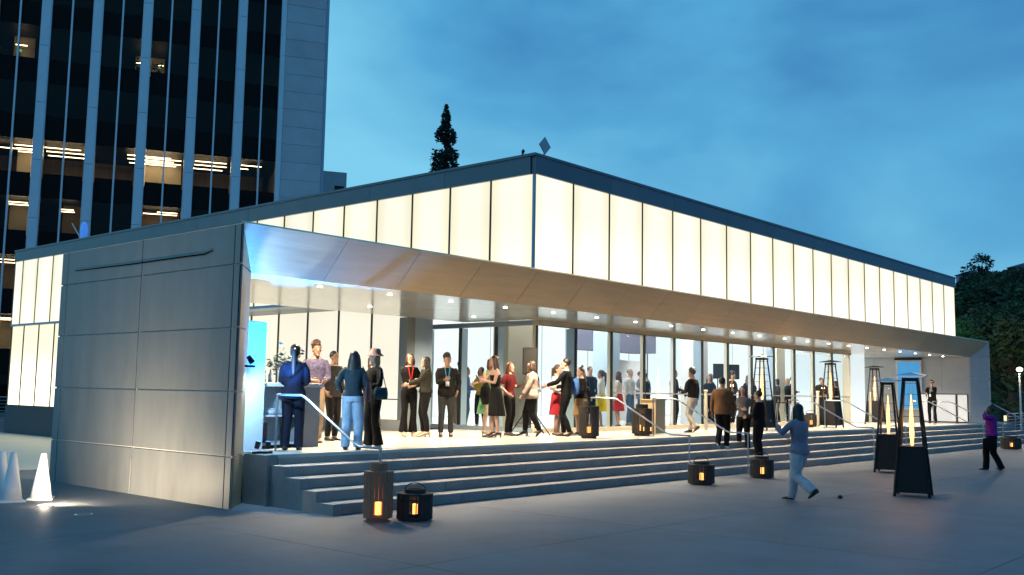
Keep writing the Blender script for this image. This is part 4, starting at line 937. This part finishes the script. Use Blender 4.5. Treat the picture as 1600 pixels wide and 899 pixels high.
    if style == 'bob':
        for k in (1, -1): loft(bm, [head((k*.065, .02, .08)), head((k*.085, .01, -.03)), head((k*.085, .0, -.12))], [.02, .032, .02], 8)
        loft(bm, [head((0, -.04, .06)), head((0, -.06, -.06)), head((0, -.06, -.14))], [(.085, .06), (.090, .05), (.07, .03)], 12, hint=HX)
    if style == 'pony': loft(bm, [head((0, -.10, .07)), head((0, -.15, .04)), head((0, -.15, -.12)), head((0, -.14, -.30)), head((0, -.13, -.42))], [.03, .036, .042, .036, .012], 10)
    if style == 'bun': ball(bm, head((0, -.06, .165)), .042, 10)
    if style == 'curly':
        rs = random.Random(5)
        for _ in range(34):
            th, ph = rs.uniform(0, 6.28), rs.uniform(.0, 1.35); ball(bm, head((.085*math.sin(ph)*math.cos(th), -.02+.09*math.sin(ph)*math.sin(th), .075+.095*math.cos(ph))), rs.uniform(.022, .034), 6)
    remesh(bm, 'hair', [HM], vx*.85, P, 1)
    if lanyard:
        bm = bmesh.new()
        for k in (1, -1): loft(bm, [(k*.055, ln(1.49)+.02, 1.50), (k*.05, ln(1.42)+.125, 1.42), (k*.01, ln(1.17)+.17, 1.17)], [(.009, .003)]*3, 6, hint=HX)
        fin_bm(bm, 'lanyard', lanyard, P, True)
        box('badge', (-.04, ln(1.1)+.165, 1.06), (.04, ln(1.1)+.172, 1.165), WHITE, P, True)
    if glasses:
        bm = bmesh.new()
        for k in (1, -1): bmesh.ops.create_cone(bm, segments=12, radius1=.021, radius2=.021, depth=.004, matrix=Matrix.Translation(head((k*.03, .099, .022))) @ Matrix.Rotation(PI/2, 4, 'X'), cap_ends=False)
        fin_bm(bm, 'glasses', BLACK, P, True)
    if hat:
        bm = bmesh.new(); n = 24; rs = [(.150, -.005), (.095, .045), (.088, .11), (.06, .135), (.0, .14)]; ring = []
        for r0, z0 in rs:
            if r0 == 0: ring.append([bm.verts.new(head((0, -.02, .07+z0)))]); continue
            ring.append([bm.verts.new(head((r0*math.cos(2*PI*j/n), -.02+r0*1.1*math.sin(2*PI*j/n), .07+z0))) for j in range(n)])
        for i in range(len(ring)-2):
            for j in range(n): bm.faces.new((ring[i][j], ring[i][(j+1) % n], ring[i+1][(j+1) % n], ring[i+1][j]))
        for j in range(n): bm.faces.new((ring[-2][j], ring[-2][(j+1) % n], ring[-1][0]))
        fin_bm(bm, 'hat', hat, P, True, smooth=True)
    P['_f'] = 0; del P['_f']
    info = dict(P=P, arm=arm, M=Matrix.Translation((x, y, z)) @ Matrix.Rotation(math.atan2(-f.x, f.y), 4, 'Z') @ Matrix.Scale(s, 4))
    return info
def carried(info, name, fn, m, label, cat, smooth=True):
    bm = bmesh.new(); fn(bm); bm.transform(info['M']); c = sum((v.co for v in bm.verts), Vector())/len(bm.verts)
    bm.transform(Matrix.Translation(-c)); o = fin_bm(bm, name, m, None, smooth=smooth); o.location = c; tag(o, label, cat); return o
def bag(info, side, zc, size, m, label, yoff=0, strap_to=1.44, sx=.25, cat='bag', nm='shoulder_bag'):
    def fn(bm):
        w_, h_ = size; c = Vector((side*sx, yoff, zc))
        loft(bm, [c+Vector((0, 0, -h_/2)), c+Vector((0, 0, -h_*.42)), c+Vector((0, 0, 0)), c+Vector((0, 0, h_*.45)), c+Vector((0, 0, h_/2))], [(.03, w_*.40), (.055, w_*.48), (.06, w_*.5), (.03, w_*.45), (.015, w_*.42)], 16, hint=HX)
        for k in (1, -1): loft(bm, [c+Vector((0, k*w_*.35, h_*.45)), Vector((side*(sx-.02), yoff*.5+k*.04, (zc+strap_to)/2+.05)), Vector((side*.155, 0, strap_to+.03))], [.008]*3, 6)
    return carried(info, nm, fn, m, label, cat)
def phone(info, side, label):
    S, el, wr = info['arm'][side]; d = (wr-el).normalized(); c = wr+d*.13
    return carried(info, 'phone', lambda bm: addbox(bm, c-Vector((.037, .006, .075)), c+Vector((.037, .006, .075)), rot=Matrix.Rotation(-.5, 4, 'X')), BLACK, label, 'phone', False)
F = fabric
navy = F('navy', (.006, .008, .018)); blk = F('black', (.005, .005, .0055)); blk2 = F('soft_black', (.009, .0085, .008)); char = F('charcoal', (.022, .021, .020)); olive = F('olive_black', (.020, .019, .014))
floral = mat('cloth_floral', (.008, .012, .04), .8, var=0, vscale=22, col2=(.16, .13, .22)); khaki = F('khaki', (.34, .24, .15)); teal = F('slate_teal', (.025, .045, .055)); jean = F('light_jeans', (.36, .47, .58)); white_c = F('white', (.62, .62, .60))
beige = F('beige_pink', (.46, .32, .26)); green = F('sage_green', (.16, .36, .16)); red = F('red', (.30, .02, .03)); dred = F('dark_red', (.10, .012, .014)); brown = F('brown', (.13, .065, .03)); purple = F('purple', (.22, .02, .22)); greyc = F('grey', (.12, .12, .125)); bluec = F('blue', (.06, .14, .34)); yellow = F('mustard', (.50, .40, .03)); creamc = F('cream', (.55, .48, .38)); offw = F('off_white', (.46, .43, .44)); tan_ = F('tan', (.38, .24, .10)); denim = F('denim', (.05, .09, .15))
laR = F('lanyard_red', (.6, .03, .03)); laB = F('lanyard_blue', (.03, .25, .45)); pinkgrey = mat('cloth_pink_grey_knit', (.10, .14, .19), .9, vscale=1.2, col2=(.36, .24, .28))
person('woman seen from behind in navy suit with low ponytail at the white bar', 9.95, 13.42, .75, 172, 1.72, 0, 'brown', 'pony', navy, 'jacket', navy, 'wide', fem=True, L='hold', R='hold', tophem=.84)
person('bearded man in a dark floral shirt and khaki trousers standing beyond the bar', 11.55, 14.95, .75, 15, 1.86, 1, 'brown', 'curly', floral, 'shirt', khaki, 'slim', L='hold', R='hold', sleeve='long', lean=.05, shoe=F('brown_shoe', (.08, .04, .02)))
person('man in charcoal suit jacket and white shirt, left of the woman in jeans', 12.42, 15.5, .75, 40, 1.74, 1, 'black', 'short', char, 'jacket', blk2, 'slim', L='pocket', R='pocket', inner=white_c)
i1 = person('woman from behind with very long dark hair, slate sweater, pale jeans', 10.83, 12.98, .75, 170, 1.64, 0, 'black', 'long', teal, 'shirt', jean, 'wide', fem=True, w=1.08, L='hip', R='hold')
bag(i1, 1, 1.02, (.44, .36), F('mauve_bag', (.09, .055, .06)), 'large dark mauve shoulder bag hanging on the woman in pale jeans', -.02, sx=.27)
i2 = person('woman in a bucket hat, black top and flared black trousers', 11.5, 13.22, .75, -55, 1.66, 0, 'blond', 'bob', blk, 'shirt', blk, 'flare', fem=True, L='hold', R='phone', hat=F('felt_hat', (.20, .14, .13)), shoe=SHOEW)
bag(i2, -1, .98, (.30, .22), F('teal_bag', (.02, .05, .07)), 'small dark teal handbag held by the woman in the bucket hat', .05, sx=.28)
person('person in flowing olive skirt mostly hidden behind the bucket hat woman', 12.2, 14.1, .75, 120, 1.62, 0, 'brown', 'bob', olive, 'shirt', F('olive', (.10, .085, .05)), 'skirt', fem=True, skirt_z=.35, shoe=SHOEN)
person('woman in a black top and wide black trousers with a red lanyard', 14.91, 16.0, .75, 12, 1.75, 0, 'brown', 'bob', blk, 'shirt', blk, 'flare', fem=True, L='hold', R='cross', lanyard=laR, shoe=SHOEN, heels=True)
person('woman in olive-black blazer with long black hair, facing the red lanyard', 15.02, 15.6, .75, -80, 1.68, 0, 'black', 'long', olive, 'jacket', blk, 'slim', fem=True, L='reach', R='hold', shoe=SHOEN, heels=True, w=1.05, tophem=.93)
person('man with curly hair, glasses and a light blue lanyard, in a dark open suit', 15.66, 15.6, .75, 5, 1.80, 1, 'black', 'curly', blk2, 'jacket', F('dark_grey', (.03, .03, .03)), 'slim', L='pocket', R='phone', lanyard=laB, glasses=True, inner=blk)
i3 = person('red-haired woman in a sage green dress looking at a phone', 16.75, 15.35, .75, 35, 1.70, 0, 'auburn', 'bob', green, 'dress', green, 'skirt', fem=True, sleeve='none', L='phone', R='phone', skirt_z=.45, heels=True, shoe=SHOEN, lean=.12)
phone(i3, 1, 'black phone in the hands of the woman in the green dress')
carried(i3, 'folded_jacket', lambda bm: loft(bm, [(.20, .16, 1.15), (.22, .19, 1.05), (.23, .19, .85), (.20, .18, .68)], [(.05, .09), (.10, .13), (.11, .15), (.06, .09)], 14, hint=HX), blk, 'black jacket draped over the arm of the woman in the green dress', 'jacket')
i4 = person('woman in a strapless black dress with long dark hair, facing left towards the green dress', 16.25, 14.67, .75, -72, 1.74, 0, 'brown', 'long', blk, 'strapless', blk, 'skirt', fem=True, L='phone', R='reach', skirt_z=.42, heels=True, lean=.06)
phone(i4, -1, 'black phone held up by the woman in the strapless dress')
person('person in a red top and black trousers partly behind the strapless black dress', 17.3, 15.2, .75, 60, 1.68, 0, 'auburn', 'long', dred, 'shirt', blk, 'slim', fem=True, sleeve='short', L='phone', R='hip', shoe=SHOEN)
i5 = person('woman in a beige-pink blazer walking left past the speaker stand', 17.46, 14.66, .75, -85, 1.66, 0, 'brown', 'bob', beige, 'jacket', blk, 'slim', fem=True, w=1.12, L='swingf', R='down', stride=.5, heels=True, inner=blk)
i6 = person('person with short dark hair in a black sweater carrying a blue tote, facing left', 18.2, 14.24, .75, -100, 1.80, 0, 'black', 'short', blk, 'shirt', blk, 'slim', L='reach', R='hold', stride=.25)
bag(i6, 1, 1.12, (.42, .38), bluec, 'blue tote bag on the shoulder of the person in black', -.05, sx=.24, nm='tote_bag')
person('woman in a white blouse and red skirt behind the tote bag', 18.5, 14.75, .75, 60, 1.66, 0, 'brown', 'pony', white_c, 'shirt', red, 'skirt', fem=True, skirt_z=.5, L='hip', R='hold', shoe=SHOEN)
person('woman in a short black jacket and tan skirt behind the terrace lantern', 19.16, 14.55, .75, -60, 1.62, 0, 'brown', 'bun', blk, 'jacket', tan_, 'skirt', fem=True, L='hold', R='hold', skirt_z=.5, tophem=.93)
person('man in a brown jacket seen from behind, walking down the steps', 21.71, 12.18, .45, 160, 1.74, 1, 'black', 'short', brown, 'jacket', blk, 'slim', L='down', R='swingf', stride=.35, w=1.1, shoe=SHOEW)
person('person in cream trousers and a dark top partly behind the brown jacket', 23.2, 13.9, .75, -120, 1.70, 1, 'black', 'curly', blk2, 'shirt', creamc, 'slim', stride=.45, lift=.4, L='hold', R='down')
person('fair-haired woman in a grey tee with folded arms on the steps', 22.9, 12.25, .30, -15, 1.70, 0, 'auburn', 'long', greyc, 'tee', blk, 'slim', fem=True, sleeve='short', L='cross', R='cross')
i7 = person('woman in a long black coat facing the woman in the grey tee', 22.7, 11.72, .15, -110, 1.74, 0, 'black', 'bun', blk, 'jacket', blk, 'wide', fem=True, L='hold', R='down', w=1.05)
carried(i7, 'white_bag', lambda bm: ball(bm, (.22, .02, .98), (.06, .10, .11), 10), white_c, 'small white bag at the hip of the woman in the long black coat', 'bag')
person('woman striding across the plaza in pink-slate sweater and off-white trousers', 15.86, 7.45, 0, -128, 1.63, 0, 'black', 'long', pinkgrey, 'shirt', offw, 'wide', fem=True, w=1.18, L='raise', R='hold', stride=.95, lift=.9, tophem=.84, lean=.03, shoe=F('olive_boot', (.05, .05, .035)))
person('man in black polo shirt, hand raised to his face, by white panels', 42.4, 14.1, .75, -25, 1.78, 0, 'brown', 'short', blk, 'tee', blk, 'slim', sleeve='short', L='face', R='hold', lanyard=laB)
i8 = person('woman in a purple blazer and black trousers walking at the far right', 26.86, 7.51, 0, -78, 1.60, 2, 'black', 'bun', purple, 'jacket', blk, 'wide', fem=True, w=1.08, L='face', R='down', stride=.55, tophem=.93)
bag(i8, -1, .72, (.34, .32), blk, 'black handbag carried by the woman in purple', .12, strap_to=.95, sx=.26, nm='handbag')
# guests inside the glazed room
guests = [
 (20.6, 17.3, 30, 'white_c', 'denim', 'slim', 'brown', 'long', 1, 'woman with long hair in a white top inside, just right of the beige blazer'),
 (21.0, 17.6, -60, 'char', 'blk', 'slim', 'black', 'short', 0, 'man in a dark jacket inside, beside the woman in the white top'),
 (22.3, 16.9, 20, 'blk', 'blk', 'skirt', 'blond', 'long', 1, 'blond woman in a black dress inside the glass doors'),
 (22.8, 16.6, -100, 'white_c', 'yellow', 'skirt', 'brown', 'pony', 1, 'woman in a white top and mustard skirt inside the glass doors'),
 (24.2, 17.0, -110, 'creamc', 'red', 'skirt', 'brown', 'long', 1, 'woman in a cream top and red skirt inside behind the blue-grey column'),
 (25.5, 17.5, 60, 'white_c', 'denim', 'slim', 'grey', 'short', 0, 'grey-haired man in a white shirt inside, left of two women in black'),
 (25.9, 17.2, 150, 'blk', 'blk', 'skirt', 'brown', 'bun', 1, 'woman in a sleeveless black dress seen from behind inside, above the black lantern'),
 (27.0, 18.0, -40, 'greyc', 'denim', 'slim', 'black', 'curly', 0, 'man in a grey shirt with curly hair inside, right of the black dress'),
 (29.2, 19.6, 80, 'denim', 'denim', 'slim', 'brown', 'short', 0, 'man in denim inside beside the white column'),
 (29.4, 17.6, 10, 'blk', 'char', 'slim', 'black', 'curly', 0, 'man in black inside, left of the paired loudspeakers'),
 (30.6, 18.6, -30, 'olive', 'blk', 'slim', 'brown', 'long', 1, 'woman in olive inside between the paired loudspeakers'),
 (32.3, 18.6, 60, 'char', 'blk', 'slim', 'brown', 'short', 0, 'man in charcoal inside, left of the tall terrace heater'),
 (33.6, 17.6, -50, 'blk', 'blk', 'slim', 'blond', 'long', 1, 'blond woman in black inside, right of the tall terrace heater'),
 (34.6, 18.3, 40, 'navy', 'blk', 'slim', 'black', 'short', 0, 'man in navy inside, leaning towards the blond woman in black'),
 (35.2, 17.4, -80, 'char', 'blk', 'slim', 'black', 'bob', 1, 'woman in charcoal inside beyond the walking woman'),
 (36.9, 17.6, 90, 'blk', 'blk', 'slim', 'black', 'short', 0, 'man in black inside by the right end of the glazing'),
 (17.9, 18.7, 90, 'bluec', 'denim', 'slim', 'black', 'bun', 1, 'woman in a blue shirt inside behind the green dress'),
 (19.8, 19.2, 10, 'green', 'khaki', 'slim', 'brown', 'curly', 0, 'person in green inside behind the man with the blue lanyard'),
 (20.0, 18.6, -30, 'yellow', 'blk', 'slim', 'black', 'bob', 1, 'woman in mustard inside behind the man with the blue lanyard'),
 (26.6, 16.6, 110, 'blk', 'blk', 'slim', 'black', 'short', 0, 'man in black inside right behind the pale wooden plinth'),
 (28.6, 16.5, -20, 'blk', 'blk', 'slim', 'brown', 'long', 1, 'long-haired woman in black inside near the glass, left of the speakers'),
 (29.9, 16.4, 60, 'char', 'blk', 'slim', 'black', 'curly', 0, 'man in charcoal inside just under the left loudspeaker'),
 (31.4, 16.6, -70, 'blk', 'blk', 'slim', 'black', 'bun', 1, 'woman in black inside just right of the right loudspeaker'),
 (32.7, 16.5, 20, 'blk2', 'char', 'slim', 'brown', 'short', 0, 'man in black inside close behind the first terrace heater'),
 (34.2, 16.5, -100, 'blk', 'blk', 'slim', 'blond', 'bob', 1, 'fair woman in black inside beside the first bar stool'),
 (23.6, 17.6, 30, 'blk', 'blk', 'slim', 'black', 'short', 0, 'man in black inside between the mustard skirt and the cream top'),
 (38.9, 17.3, 20, 'char', 'blk', 'slim', 'brown', 'short', 0, 'man in charcoal in the open east bay behind the farthest heater'),
 (39.6, 17.0, -60, 'blk', 'blk', 'slim', 'black', 'bob', 1, 'woman in black in the open east bay behind the farthest heater')]
for (x, y, a, tp, bt, bs, hr, stl, fm, lab) in guests:
    if x < 18.9: x = 19.5
    person(lab, x, y, .772, a, 1.64 if fm else 1.76, random.choice((0, 0, 1)), hr, stl, globals()[tp], 'shirt', globals()[bt], bs, fem=bool(fm), L=random.choice(('hold', 'down', 'phone')), R=random.choice(('hold', 'down', 'cross')), skirt_z=.5, lo=True)
# bar stools inside
for x, y, lab in ((33.9, 16.6, 'tall steel bar stool inside, left of the walking woman'), (34.7, 16.5, 'tall steel bar stool inside, directly behind the walking woman')):
    t = empty('bar_stool', (x, y, .772), .3, label=lab, cat='stool', group='bar stools inside the glass')
    box('seat', (-.18, -.18, .72), (.18, .18, .76), BLACK, t, True, bevel=.01)
    for sx in (-1, 1):
        for sy in (-1, 1):
            bm = bmesh.new(); loft(bm, [(sx*.2, sy*.2, 0), (sx*.15, sy*.15, .72)], [.012, .012], 6); fin_bm(bm, 'leg', ALU, t, True)
    box('footrest', (-.18, -.19, .28), (.18, -.17, .30), ALU, t, True)
# small dark object lying on the plaza
bm = bmesh.new(); ball(bm, (0, 0, .03), (.06, .04, .03), 8); ball(bm, (.05, .02, .02), (.04, .03, .02), 8); o = fin_bm(bm, 'dropped_glove', BLACK, smooth=True); o.location = (17.0, 7.25, 0); tag(o, 'small crumpled black thing lying on the plaza right of the walking woman', 'glove')
